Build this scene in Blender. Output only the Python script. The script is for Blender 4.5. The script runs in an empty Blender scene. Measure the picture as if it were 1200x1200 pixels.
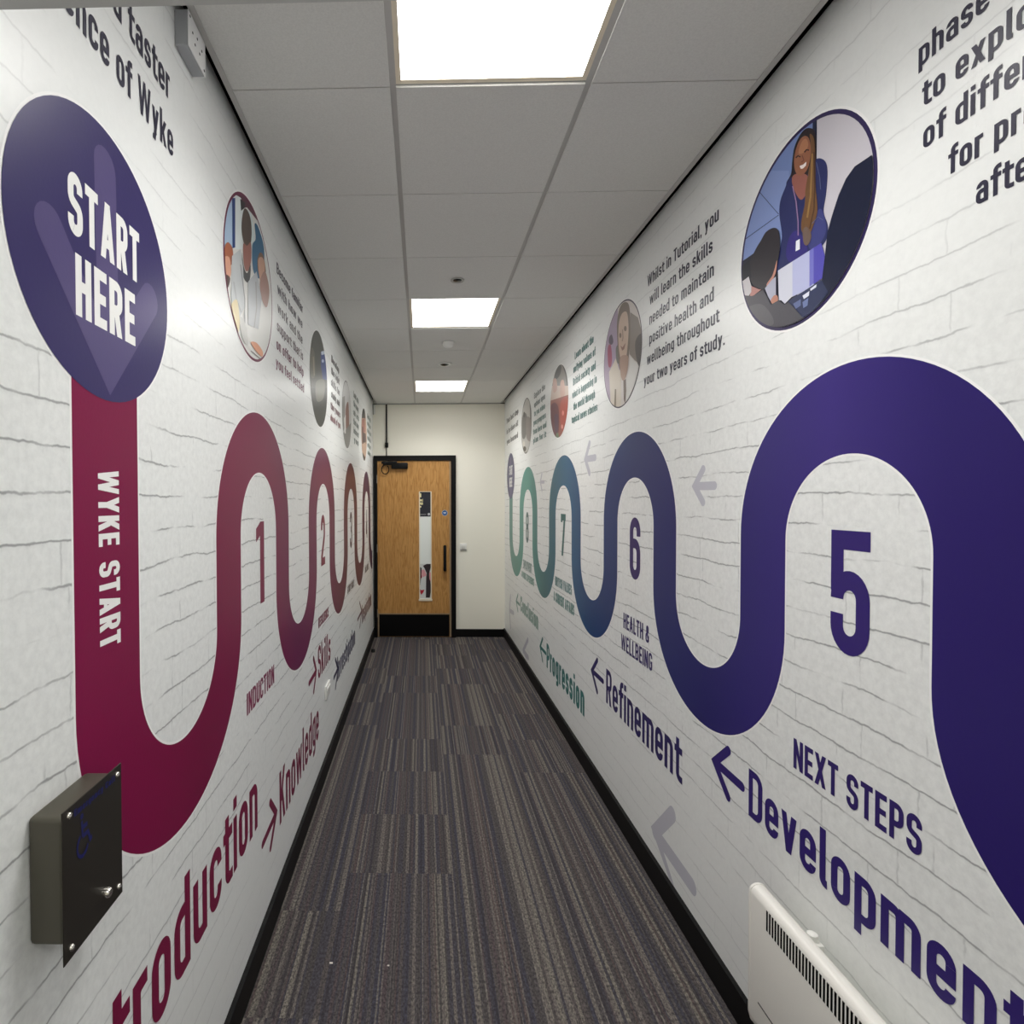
import bpy, bmesh, math, random
from mathutils import Vector, Matrix, geometry
random.seed(7)
C = bpy.context.scene.collection
SC = bpy.context.scene

# ------------------------------------------------------------------ camera, world, exposure
XL, XR = -0.5995, 1.0221           # side walls
YB = 6.796                         # end wall
EYE = 1.6753
ZC = 2.8797                        # ceiling
F = 645.0                          # focal length in pixels of a 1200 px frame
PPX, PPY = 479.72, 598.51          # principal point
YAW, PITCH, ROLL = .0225, .017, .003

def rot():
    return (Matrix.Rotation(YAW, 3, 'Z') @ Matrix.Rotation(-PITCH, 3, 'X') @ Matrix.Rotation(ROLL, 3, 'Y')
            @ Matrix.Rotation(math.pi/2, 3, 'X'))
ROT = rot()
cam = bpy.data.cameras.new('camera')
cam_o = bpy.data.objects.new('camera', cam); C.objects.link(cam_o)
cam_o.location = (0, 0, EYE)
cam_o.rotation_euler = ROT.to_euler()
cam.sensor_width = 36; cam.sensor_fit = 'HORIZONTAL'
cam.lens = F/1200*36
cam.shift_x = (600-PPX)/1200
cam.shift_y = (PPY-600)/1200
cam.clip_start = .02
SC.camera = cam_o

w = bpy.data.worlds.new('world'); SC.world = w; w.use_nodes = True
w.node_tree.nodes['Background'].inputs[0].default_value = (.8, .85, .9, 1)
w.node_tree.nodes['Background'].inputs[1].default_value = .3
LIGHT = 8.0                        # glow of the ceiling panels
BEAM, SPREAD = 10.3, 138           # watts and spread of the light each panel throws downwards
SC.view_settings.view_transform = 'Standard'
SC.view_settings.look = 'None'
SC.view_settings.gamma = 1
SC.view_settings.exposure = 0.0
SC.cycles.use_denoising = True
SC.cycles.max_bounces = 12
SC.cycles.diffuse_bounces = 8
SC.cycles.sample_clamp_indirect = 6

# ------------------------------------------------------------------ helpers
def lin(c):
    c /= 255
    return c/12.92 if c <= .04045 else ((c+.055)/1.055)**2.4
def rgb(c): return (lin(c[0]), lin(c[1]), lin(c[2]), 1)
MATS = {}
def mat(name, col, rough=.5, metal=0, spec=.5):
    if name in MATS: return MATS[name]
    m = bpy.data.materials.new(name); m.use_nodes = True
    b = m.node_tree.nodes['Principled BSDF']
    b.inputs['Base Color'].default_value = rgb(col)
    b.inputs['Roughness'].default_value = rough
    b.inputs['Metallic'].default_value = metal
    b.inputs['Specular IOR Level'].default_value = spec
    MATS[name] = m
    return m
class N:                                            # tiny node-tree writer
    def __init__(s, name, rough=.5, spec=.5):
        s.m = bpy.data.materials.new(name); s.m.use_nodes = True
        s.t = s.m.node_tree; s.b = s.t.nodes['Principled BSDF']
        s.b.inputs['Roughness'].default_value = rough
        s.b.inputs['Specular IOR Level'].default_value = spec
    def n(s, kind, **kw):
        o = s.t.nodes.new(kind)
        for k, v in kw.items(): setattr(o, k, v)
        return o
    def put(s, sock, v):
        if hasattr(v, 'is_linked') or isinstance(v, bpy.types.NodeSocket): s.t.links.new(v, sock)
        else: sock.default_value = v
    def math(s, op, a, b=0.0, c=None):
        o = s.n('ShaderNodeMath', operation=op)
        s.put(o.inputs[0], a); s.put(o.inputs[1], b)
        if c is not None: s.put(o.inputs[2], c)
        return o.outputs[0]
    def rng(s, v, a, b, c=0.0, d=1.0, smooth=False):
        o = s.n('ShaderNodeMapRange')
        if smooth: o.interpolation_type = 'SMOOTHSTEP'
        s.put(o.inputs[0], v)
        for i, x in enumerate((a, b, c, d)): o.inputs[i+1].default_value = x
        return o.outputs[0]
    def noise(s, vec, scale, detail=2, rough=.5):
        o = s.n('ShaderNodeTexNoise'); s.put(o.inputs['Vector'], vec)
        o.inputs['Scale'].default_value = scale; o.inputs['Detail'].default_value = detail
        o.inputs['Roughness'].default_value = rough
        return o.outputs[0]
    def white(s, v):
        o = s.n('ShaderNodeTexWhiteNoise', noise_dimensions='1D'); s.put(o.inputs['W'], v)
        return o.outputs['Value']
    def xyz(s):
        t = s.n('ShaderNodeTexCoord'); q = s.n('ShaderNodeSeparateXYZ')
        s.t.links.new(t.outputs['Object'], q.inputs[0])
        return t.outputs['Object'], q.outputs[0], q.outputs[1], q.outputs[2]
    def vec(s, x, y, z):
        o = s.n('ShaderNodeCombineXYZ')
        for i, v in enumerate((x, y, z)): s.put(o.inputs[i], v)
        return o.outputs[0]
    def mix(s, f, a, b):
        o = s.n('ShaderNodeMix', data_type='RGBA')
        s.put(o.inputs[0], f); s.put(o.inputs[6], a); s.put(o.inputs[7], b)
        return o.outputs[2]
    def ramp(s, v, stops, interp='LINEAR'):
        o = s.n('ShaderNodeValToRGB'); r = o.color_ramp; r.interpolation = interp
        while len(r.elements) < len(stops): r.elements.new(.5)
        for e, (p, c) in zip(r.elements, stops): e.position = p; e.color = rgb(c)
        s.put(o.inputs[0], v)
        return o.outputs[0]
    def bump(s, h, strength=.3, dist=.002):
        o = s.n('ShaderNodeBump'); o.inputs['Strength'].default_value = strength
        o.inputs['Distance'].default_value = dist; s.put(o.inputs['Height'], h)
        s.t.links.new(o.outputs[0], s.b.inputs['Normal'])
    def color(s, v): s.put(s.b.inputs['Base Color'], v)

def mesh(name, verts, faces, m, parent=None, midx=None, smooth=False, loc=None):
    me = bpy.data.meshes.new(name)
    if parent is not None: loc = parent.location
    if loc is not None: verts = [(v[0]-loc[0], v[1]-loc[1], v[2]-loc[2]) for v in verts]
    me.from_pydata([tuple(v) for v in verts], [], faces)
    for x in (m if isinstance(m, (list, tuple)) else [m]): me.materials.append(x)
    if midx:
        for p, i in zip(me.polygons, midx): p.material_index = i
    if smooth:
        for p in me.polygons: p.use_smooth = True
    me.update()
    o = bpy.data.objects.new(name, me); C.objects.link(o)
    if parent is not None: o.parent = parent
    elif loc is not None: o.location = loc
    return o
class MB:
    """collects shapes, builds ONE mesh object"""
    def __init__(s): s.v = []; s.f = []; s.k = []
    def add(s, v, f, k=0):
        o = len(s.v); s.v += [tuple(x) for x in v]; s.f += [tuple(i+o for i in q) for q in f]; s.k += [k]*len(f)
        return s
    def box(s, a, b, k=0):
        (x0, y0, z0), (x1, y1, z1) = a, b
        v = [(x0,y0,z0),(x1,y0,z0),(x1,y1,z0),(x0,y1,z0),(x0,y0,z1),(x1,y0,z1),(x1,y1,z1),(x0,y1,z1)]
        return s.add(v, [(0,3,2,1),(4,5,6,7),(0,1,5,4),(1,2,6,5),(2,3,7,6),(3,0,4,7)], k)
    def bevbox(s, a, b, r, k=0, seg=2):
        bm = bmesh.new(); bmesh.ops.create_cube(bm, size=1)
        for v in bm.verts:
            v.co = [a[i] + (v.co[i]+.5)*(b[i]-a[i]) for i in range(3)]
        bmesh.ops.bevel(bm, geom=list(bm.edges), offset=r, segments=seg, affect='EDGES', profile=.5)
        bm.verts.index_update()
        s.add([v.co for v in bm.verts], [[v.index for v in f.verts] for f in bm.faces], k); bm.free()
        return s
    def lathe(s, prof, origin, axis, n=24, k=0):
        """prof: (radius, height) pairs; axis: unit vector"""
        ax = Vector(axis); t = ax.orthogonal().normalized(); u = ax.cross(t)
        v = []; f = []
        for r, h in prof:
            for i in range(n):
                a = 2*math.pi*i/n
                v.append(Vector(origin) + ax*h + (t*math.cos(a)+u*math.sin(a))*r)
        for j in range(len(prof)-1):
            for i in range(n):
                f.append((j*n+i, j*n+(i+1) % n, (j+1)*n+(i+1) % n, (j+1)*n+i))
        f.append(tuple(range(n))[::-1]); f.append(tuple((len(prof)-1)*n+i for i in range(n)))
        return s.add(v, f, k)
    def tube(s, pts, r, n=8, k=0):
        pts = [Vector(p) for p in pts]; v = []; f = []
        prev = None
        for i, p in enumerate(pts):
            d = (pts[min(i+1, len(pts)-1)] - pts[max(i-1, 0)]).normalized()
            t = (prev - d*prev.dot(d)).normalized() if prev is not None else d.orthogonal().normalized()
            prev = t; u = d.cross(t)
            for j in range(n):
                a = 2*math.pi*j/n; v.append(p + (t*math.cos(a)+u*math.sin(a))*r)
        for i in range(len(pts)-1):
            for j in range(n):
                f.append((i*n+j, i*n+(j+1) % n, (i+1)*n+(j+1) % n, (i+1)*n+j))
        f.append(tuple(range(n))[::-1]); f.append(tuple((len(pts)-1)*n+j for j in range(n)))
        return s.add(v, f, k)
    def prism(s, prof, y0, y1, k=0):
        """(x, z) outline swept along Y"""
        n = len(prof)
        v = [(x, y0, z) for x, z in prof] + [(x, y1, z) for x, z in prof]
        f = [(i, (i+1) % n, n+(i+1) % n, n+i) for i in range(n)] + [tuple(range(n))[::-1], tuple(range(n, 2*n))]
        return s.add(v, f, k)
    def build(s, name, m, parent=None, smooth=False, loc=None):
        o = mesh(name, s.v, s.f, m, parent, s.k, False, loc)
        bm = bmesh.new(); bm.from_mesh(o.data); bmesh.ops.recalc_face_normals(bm, faces=bm.faces); bm.to_mesh(o.data); bm.free()
        if smooth:
            for p in o.data.polygons: p.use_smooth = True
            try: o.data.set_sharp_from_angle(angle=math.radians(40))
            except Exception: pass
        return o
def tag(o, label, cat, group=None):
    o['label'] = label; o['category'] = cat; o['kind'] = 'thing'
    if group: o['group'] = group
    return o
def thing(name, label, cat, loc, group=None):
    o = bpy.data.objects.new(name, None); C.objects.link(o)
    o.location = loc; o.empty_display_size = .05
    return tag(o, label, cat, group)
def struct(o): o['kind'] = 'structure'; return o

# ------------------------------------------------------------------ materials
def brick_paper():
    q = N('brick_print_wallpaper', .33, .45)
    P, X, Y, Z = q.xyz()
    d1 = q.noise(P, 5, 2); d2 = q.noise(P, 45, 3)
    zz = q.math('ADD', Z, q.math('ADD', q.math('MULTIPLY', q.math('SUBTRACT', d1, .5), .030), q.math('MULTIPLY', q.math('SUBTRACT', d2, .5), .009)))
    row = q.math('DIVIDE', zz, .0768)
    fr = q.math('FRACT', row); rid = q.math('FLOOR', row)
    line = q.rng(q.math('ABSOLUTE', q.math('SUBTRACT', fr, .5)), .455, .495, 0, 1, True)
    soft = q.rng(fr, .86, .99, 0, 1, True)                                       # printed brick roundness at the bed joint
    br = q.noise(q.vec(q.math('MULTIPLY', q.math('ADD', X, 0), 1), Y, q.math('MULTIPLY', Z, 2.5)), 4.2, 3, .6)
    broken = q.rng(br, .40, .56, 0, 1, True)
    sh = q.math('ADD', q.math('MULTIPLY', q.white(rid), .5), q.math('MULTIPLY', q.math('MODULO', rid, 2.0), .5))
    col = q.math('FRACT', q.math('ADD', q.math('DIVIDE', q.math('ADD', Y, q.math('MULTIPLY', q.math('SUBTRACT', d2, .5), .012)), .225), sh))
    vl = q.math('MULTIPLY', q.rng(q.math('ABSOLUTE', q.math('SUBTRACT', col, .5)), .484, .497, 0, 1, True), q.rng(br, .44, .62, 0, .42, True))
    fade = q.math('MULTIPLY', q.rng(Z, 1.75, 2.35, 1, .28, True), q.rng(Z, .35, .95, .30, 1, True))
    ink = q.math('MULTIPLY', q.math('MAXIMUM', q.math('MULTIPLY', line, broken), vl), fade)
    sp = q.noise(P, 60, 4, .65)
    face = q.math('MULTIPLY', q.rng(sp, .35, .72, 0, .22), fade)
    grain = q.math('MULTIPLY', q.math('MULTIPLY', soft, q.rng(br, .42, .56, 0, .10)), fade)
    c0 = q.mix(q.math('ADD', face, grain), (*rgb((242, 244, 243))[:3], 1), (*rgb((170, 172, 174))[:3], 1))
    c1 = q.mix(q.math('MULTIPLY', ink, .66), c0, (*rgb((96, 98, 102))[:3], 1))
    q.color(c1)
    q.bump(q.noise(P, 130, 2), .10, .0012)
    return q.m
M_wall = brick_paper()
def print_mat(name, col, rough=.33):
    if name in MATS: return MATS[name]
    q = N(name, rough, .32); P, X, Y, Z = q.xyz()
    q.b.inputs['Base Color'].default_value = rgb(col)
    q.bump(q.noise(P, 130, 2), .10, .0012)
    MATS[name] = q.m
    return q.m
def ramp_print(name, y0, y1, stops):
    q = N(name, .33, .25); P, X, Y, Z = q.xyz()
    g = q.n('ShaderNodeNewGeometry'); sp = q.n('ShaderNodeSeparateXYZ'); q.t.links.new(g.outputs['Position'], sp.inputs[0])
    q.color(q.ramp(q.rng(sp.outputs[1], y0, y1), [((p-y0)/(y1-y0), c) for p, c in stops]))
    q.bump(q.noise(P, 130, 2), .10, .0012)
    return q.m
def pc(c): return print_mat('print_%d_%d_%d' % c, c)
INDIGO = (44, 36, 92); WHITE = (244, 244, 242)
M_white_ink = pc(WHITE)
M_black = mat('black_paint', (6, 6, 7), .5, 0, .22)
M_matt_black = mat('black_void', (4, 4, 4), .9, 0, .1)
M_plaster = mat('cream_paint', (250, 247, 234), .6, 0, .3)
def tile_mat():
    q = N('ceiling_tile', .9, .2); P, X, Y, Z = q.xyz()
    q.color(q.mix(q.rng(q.noise(P, 220, 2), .35, .7), rgb((226, 225, 221)), rgb((218, 217, 213))))
    return q.m
M_tile = tile_mat()
M_grid = mat('grey_ceiling_grid', (190, 188, 185), .5)
M_gridline = mat('tile_joint', (160, 158, 155), .8)
M_white = mat('white_enamel', (236, 234, 228), .32)
M_whiteplastic = mat('white_plastic', (232, 232, 228), .4)
M_steel = mat('satin_steel', (84, 80, 74), .45, .85)
M_chrome = mat('bright_steel', (225, 222, 215), .2, 1)
def carpet():
    q = N('striped_carpet_tiles', .95, .1); P, X, Y, Z = q.xyz()
    T = .468
    cx = q.math('DIVIDE', q.math('SUBTRACT', X, .13), T); ci = q.math('FLOOR', cx)
    off = q.math('MULTIPLY', q.math('MODULO', q.math('ABSOLUTE', ci), 2.0), .5)
    ri = q.math('FLOOR', q.math('ADD', q.math('DIVIDE', q.math('SUBTRACT', Y, 2.216), T), off))
    tid = q.math('ADD', q.math('MULTIPLY', ci, 17.31), q.math('MULTIPLY', ri, 5.77))
    keep = q.math('GREATER_THAN', q.white(q.math('ADD', tid, 3.3)), .66)
    tid2 = q.math('ADD', q.math('MULTIPLY', ci, 17.31), q.math('MULTIPLY', q.math('MULTIPLY', ri, 5.77), keep))
    jx = q.math('ADD', X, q.math('MULTIPLY', q.white(tid2), 9.0))
    wob = q.math('MULTIPLY', q.math('SUBTRACT', q.noise(P, 40, 2), .5), .0016)
    jx = q.math('ADD', jx, wob)
    def vor(scale):
        o = q.n('ShaderNodeTexVoronoi', voronoi_dimensions='1D'); q.put(o.inputs['W'], jx); o.inputs['Scale'].default_value = scale
        s = q.n('ShaderNodeSeparateColor'); q.t.links.new(o.outputs['Color'], s.inputs[0])
        return s.outputs[0], s.outputs[1]
    a, a2 = vor(92); b, b2 = vor(150)
    base = q.ramp(a, [(0, (86, 83, 90)), (.18, (98, 93, 93)), (.32, (92, 87, 86)), (.46, (80, 79, 90)), (.58, (104, 97, 95)),
                      (.72, (130, 123, 117)), (.88, (142, 136, 126)), (.95, (100, 88, 90))], 'CONSTANT')
    thin = q.rng(b, .82, .83, 0, 1)
    c = q.mix(q.math('MULTIPLY', thin, .75), base, q.ramp(b2, [(0, (142, 136, 128)), (.45, (66, 63, 68)), (.75, (104, 88, 86))], 'CONSTANT'))
    fib = q.noise(q.vec(q.math('MULTIPLY', X, 1.0), q.math('MULTIPLY', Y, .55), Z), 150, 5, .8)
    c = q.mix(q.rng(fib, .38, .62, .0, .92), c, rgb((46, 44, 47)))
    q.color(c)
    q.bump(fib, .5, .004)
    return q.m
M_carpet = carpet()
def oak():
    q = N('oak_veneer', .42, .4); P, X, Y, Z = q.xyz()
    wv = q.vec(q.math('MULTIPLY', X, 9.0), Y, q.math('MULTIPLY', Z, .9))
    n1 = q.noise(wv, 1.4, 4, .6)
    rings = q.math('FRACT', q.math('MULTIPLY', n1, 9.0))
    fine = q.noise(q.vec(q.math('MULTIPLY', X, 160.0), Y, q.math('MULTIPLY', Z, 5.0)), 1.0, 3, .6)
    c = q.ramp(rings, [(0, (188, 138, 76)), (.5, (206, 156, 92)), (.85, (172, 122, 62)), (1, (188, 138, 76))])
    q.color(q.mix(q.rng(fine, .35, .75, 0, .5), c, rgb((150, 104, 52))))
    return q.m
M_oak = oak()
M_lip = mat('oak_lipping', (150, 132, 108), .6)
def glow(name, col, s):
    m = bpy.data.materials.new(name); m.use_nodes = True; t = m.node_tree
    b = t.nodes['Principled BSDF']
    b.inputs['Base Color'].default_value = (.8, .8, .8, 1)
    b.inputs['Emission Color'].default_value = (*col, 1); b.inputs['Emission Strength'].default_value = s
    return m
M_glow = glow('lit_diffuser', (1, .985, .95), LIGHT)

# ------------------------------------------------------------------ room shell
Y0 = -1.9
struct(MB().box((XL-.1, Y0, -.08), (XR+.1, YB+.1, 0)).build('floor', M_carpet))
struct(MB().box((XL-.1, Y0, 0), (XL, YB+.1, 3.0)).build('wall_left', M_wall))
struct(MB().box((XR, Y0, 0), (XR+.1, YB+.1, 3.0)).build('wall_right', M_wall))
struct(MB().box((XL, YB, 0), (XR, YB+.1, 3.0)).build('wall_back', M_plaster))
struct(MB().box((XL, Y0-.1, 0), (XR, Y0, 3.0)).build('wall_front', M_plaster))
# suspended ceiling: tiles, joints, T-bars, lit openings
PITCH_T = .5605; ROW1 = 1.62; BX = (-.0805, .485)
GL, GR = XL+.0485, XR-.057                        # ceiling edges; black shadow gaps beyond
rows = [ROW1+PITCH_T*k for k in range(-6, 10)]
rows = [Y0] + [r for r in rows if Y0 < r < YB] + [YB]
lit_rows = {}
LIGHTS = [ROW1-PITCH_T*5, ROW1-PITCH_T, ROW1+3*PITCH_T, ROW1+7*PITCH_T]
cb = MB()
J = .0022
for j in range(len(rows)-1):
    a, b = rows[j], rows[j+1]
    for i, (x0, x1) in enumerate(((GL, BX[0]), (BX[0], BX[1]), (BX[1], GR))):
        if i == 1 and any(abs(a-l) < .02 for l in LIGHTS): continue
        u0 = x0+(.0090 if i else 0); u1 = x1-(.0090 if i < 2 else 0)
        cb.box((u0, a+J, ZC), (u1, b-J, ZC+.018), 0)
        cb.box((u0, a-J, ZC+.007), (u1, a+J, ZC+.018), 1)
cb.box((XL, Y0, 2.985), (XR, YB, 3.0), 2)
struct(cb.build('ceiling', [M_tile, M_gridline, M_matt_black]))
tb = MB()
for x in BX:
    tb.box((x-.0090, Y0, ZC+.0060), (x+.0090, YB, ZC+.018))
tb.box((GL-.015, Y0, ZC-.003), (GL+.001, YB, ZC+.012)); tb.box((GR-.001, Y0, ZC-.003), (GR+.015, YB, ZC+.012))
tb.box((GL-.015, Y0, ZC+.012), (GL-.013, YB, 2.985)); tb.box((GR+.013, Y0, ZC+.012), (GR+.015, YB, 2.985))
tb.box((GL, YB-.012, ZC-.008), (GR, YB, ZC+.001))
struct(tb.build('trim_1', M_grid))
sg = MB()  # black strips painted on the walls for the shade inside the ceiling gap
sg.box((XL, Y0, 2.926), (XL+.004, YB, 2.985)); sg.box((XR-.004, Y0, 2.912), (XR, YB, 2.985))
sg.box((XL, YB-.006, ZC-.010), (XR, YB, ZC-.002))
struct(sg.build('gap_shade', M_matt_black))
# head of the doorway the photographer stands in
struct(MB().box((XL, .50, 2.215), (XR, .602, 2.985)).build('trim_3', mat('lintel_paint', (196, 196, 194), .6)))
# skirting
SK = .105
def skirt(name, a, b): return struct(MB().box(a, b).build(name, M_black))
skirt('baseboard_left', (XL, Y0, 0), (XL+.016, YB, SK))
skirt('baseboard_right', (XR-.016, Y0, 0), (XR, YB, SK))
skirt('baseboard_back', (.420, YB-.016, 0), (XR-.016, YB, .095))

# ------------------------------------------------------------------ ceiling lights
names = ['square ceiling light panel behind the doorway head', 'large square ceiling light panel nearest the camera, cut by the top of the photo',
         'square ceiling light panel midway down the corridor', 'smallest-looking square ceiling light panel, nearest the oak door']
for k, y in enumerate(LIGHTS):
    cx, cy = .2022, y+PITCH_T/2
    t = thing('ceiling_light', names[k], 'ceiling light', (cx, cy, ZC), 'square ceiling light panels')
    hx, hy = (BX[1]-BX[0])/2, PITCH_T/2
    fr = .015
    x0, x1, y0, y1 = cx-hx+.009, cx+hx-.009, cy-hy+.003, cy+hy-.0025
    f = MB()
    for a, b in (((x0, y0), (x0+fr, y1)), ((x1-fr, y0), (x1, y1)), ((x0+fr, y0), (x1-fr, y0+fr)), ((x0+fr, y1-fr), (x1-fr, y1))):
        f.box((a[0], a[1], ZC+.0065), (b[0], b[1], ZC+.018))
    f.build('frame', mat('light_frame', (238, 226, 204), .45), t)
    MB().box((x0+fr, y0+fr, ZC+.0085), (x1-fr, y1-fr, ZC+.017)).build('diffuser', M_glow, t)
    la = bpy.data.lights.new('panel_light', 'AREA'); la.shape = 'RECTANGLE'
    la.size = x1-x0-2*fr; la.size_y = y1-y0-2*fr; la.energy = BEAM; la.spread = math.radians(SPREAD); la.color = (1, .985, .95)
    lo = bpy.data.objects.new('panel_light', la); C.objects.link(lo); lo.parent = t; lo.location = (0, 0, .0075)
# small ceiling fittings
t = thing('ceiling_spotlight', 'small dark recessed round fitting in the ceiling tile before the middle light panel', 'ceiling fitting', (.197, 3.02, ZC))
MB().lathe([(.038, -.003), (.036, -.006), (.026, -.005), (.024, -.001)], (.197, 3.02, ZC), (0, 0, 1)).build('bezel', mat('grey_bezel', (176, 174, 170), .4), t, True)
MB().lathe([(.0, -.0085), (.012, -.0075), (.023, -.0045), (.023, -.001)], (.197, 3.02, ZC), (0, 0, 1)).build('lens', mat('dark_lens', (28, 28, 28), .25), t, True)
t = thing('smoke_detector', 'white domed smoke detector just past the middle light panel', 'smoke detector', (.203, 4.195, ZC))
MB().lathe([(.046, -.001), (.046, -.012), (.043, -.016)], (.203, 4.195, ZC), (0, 0, 1)).build('base', M_whiteplastic, t, True)
MB().lathe([(.040, -.016), (.036, -.030), (.022, -.040), (.0005, -.043)], (.203, 4.195, ZC), (0, 0, 1)).build('dome', M_whiteplastic, t, True)
t = thing('ceiling_sensor', 'white-rimmed dark round sensor in the ceiling before the farthest light panel', 'ceiling sensor', (.203, 4.84, ZC))
MB().lathe([(.062, -.001), (.062, -.008), (.056, -.012), (.042, -.012), (.040, -.004)], (.203, 4.84, ZC), (0, 0, 1)).build('bezel', M_whiteplastic, t, True)
MB().lathe([(.001, -.020), (.026, -.017), (.039, -.006), (.039, -.001)], (.203, 4.84, ZC), (0, 0, 1)).build('lens', mat('dark_lens', (28, 28, 28), .25), t, True)

# ------------------------------------------------------------------ wall graphics: drawing on the walls
class Wall:
    def __init__(s, side): s.side = side; s.x = XL if side == 'L' else XR; s.d = 1 if side == 'L' else -1
    def p(s, y, z, layer): return (s.x + s.d*.00025*layer, y, z)
WL, WR = Wall('L'), Wall('R')
def at(px, py, wall):
    """the point of a side wall seen at a pixel of the 1200 px photograph -> (y, z)"""
    r = ROT @ Vector(((px-PPX)/F, -(py-PPY)/F, -1.0))
    t = wall.x/r.x
    return (r.y*t, r.z*t+EYE)
def flat(mb, wall, pts, layer, k=0, lift=0.0):
    """filled polygon of (y, z) points on the wall"""
    n = len(pts)
    ar = sum(pts[i][0]*pts[(i+1) % n][1]-pts[(i+1) % n][0]*pts[i][1] for i in range(n))
    # normal must face the corridor: left wall wants +X (y,z counter-clockwise gives +X)
    if (ar > 0) != (wall.side == 'L'): pts = pts[::-1]
    v3 = [Vector((y, z, 0)) for y, z in pts]
    tris = geometry.tessellate_polygon([v3])
    vv = [wall.p(y, z, layer+lift) for y, z in pts]
    out = []
    for a, b, c in tris:
        A = (pts[b][0]-pts[a][0])*(pts[c][1]-pts[a][1])-(pts[c][0]-pts[a][0])*(pts[b][1]-pts[a][1])
        if abs(A) < 1e-12: continue
        out.append((a, b, c) if (A > 0) == (wall.side == 'L') else (c, b, a))
    mb.add(vv, out, k)
def fillet(pts, closed=False, seg=7):
    """points (x, y[, r]) -> polyline with rounded corners"""
    out = []; n = len(pts)
    for i, p in enumerate(pts):
        r = p[2] if len(p) > 2 else 0
        if r <= 0 or (not closed and i in (0, n-1)): out.append((p[0], p[1])); continue
        P = Vector(p[:2]); A = Vector(pts[i-1][:2]); B = Vector(pts[(i+1) % n][:2])
        u = (A-P); v = (B-P); lu, lv = u.length, v.length; u /= lu; v /= lv
        ca = max(-1, min(1, u.dot(v))); ang = math.acos(ca)
        if ang > 3.10: out.append((p[0], p[1])); continue
        d = r/math.tan(ang/2)
        lim = min(lu*(.5 if (len(pts[i-1]) > 2 and pts[i-1][2] > 0) else .999), lv*(.5 if (len(pts[(i+1) % n]) > 2 and pts[(i+1) % n][2] > 0) else .999))
        if d > lim: r *= lim/d; d = lim
        bis = (u+v).normalized(); cen = P + bis*(r/math.sin(ang/2))
        e0 = P+u*d-cen; e1 = P+v*d-cen; a0 = math.atan2(e0.y, e0.x); a1 = math.atan2(e1.y, e1.x)
        da = (a1-a0+math.pi) % (2*math.pi)-math.pi
        for k in range(seg+1):
            a = a0+da*k/seg; out.append((cen.x+r*math.cos(a), cen.y+r*math.sin(a)))
    res = [out[0]]
    for q in out[1:]:
        if (Vector(q)-Vector(res[-1])).length > 1e-5: res.append(q)
    if closed and (Vector(res[0])-Vector(res[-1])).length < 1e-5: res.pop()
    return res
def ribbon(line, wd, closed=False):
    """polyline -> quads (lists of 4 points) of constant width"""
    n = len(line); L = []; R = []
    for i in range(n):
        p = Vector(line[i])
        a = Vector(line[i-1]) if (closed or i > 0) else None
        b = Vector(line[(i+1) % n]) if (closed or i < n-1) else None
        d1 = (p-a).normalized() if a is not None else None
        d2 = (b-p).normalized() if b is not None else None
        if d1 is None: d1 = d2
        if d2 is None: d2 = d1
        n1 = Vector((-d1.y, d1.x)); n2 = Vector((-d2.y, d2.x))
        m = n1+n2
        if m.length < 1e-4: m = n1
        m.normalize(); k = min(1/max(m.dot(n1), .25), 3)
        L.append(p+m*(wd/2*k)); R.append(p-m*(wd/2*k))
    q = []
    for i in range(n if closed else n-1):
        j = (i+1) % n
        q.append([tuple(L[i]), tuple(L[j]), tuple(R[j]), tuple(R[i])])
    return q

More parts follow.
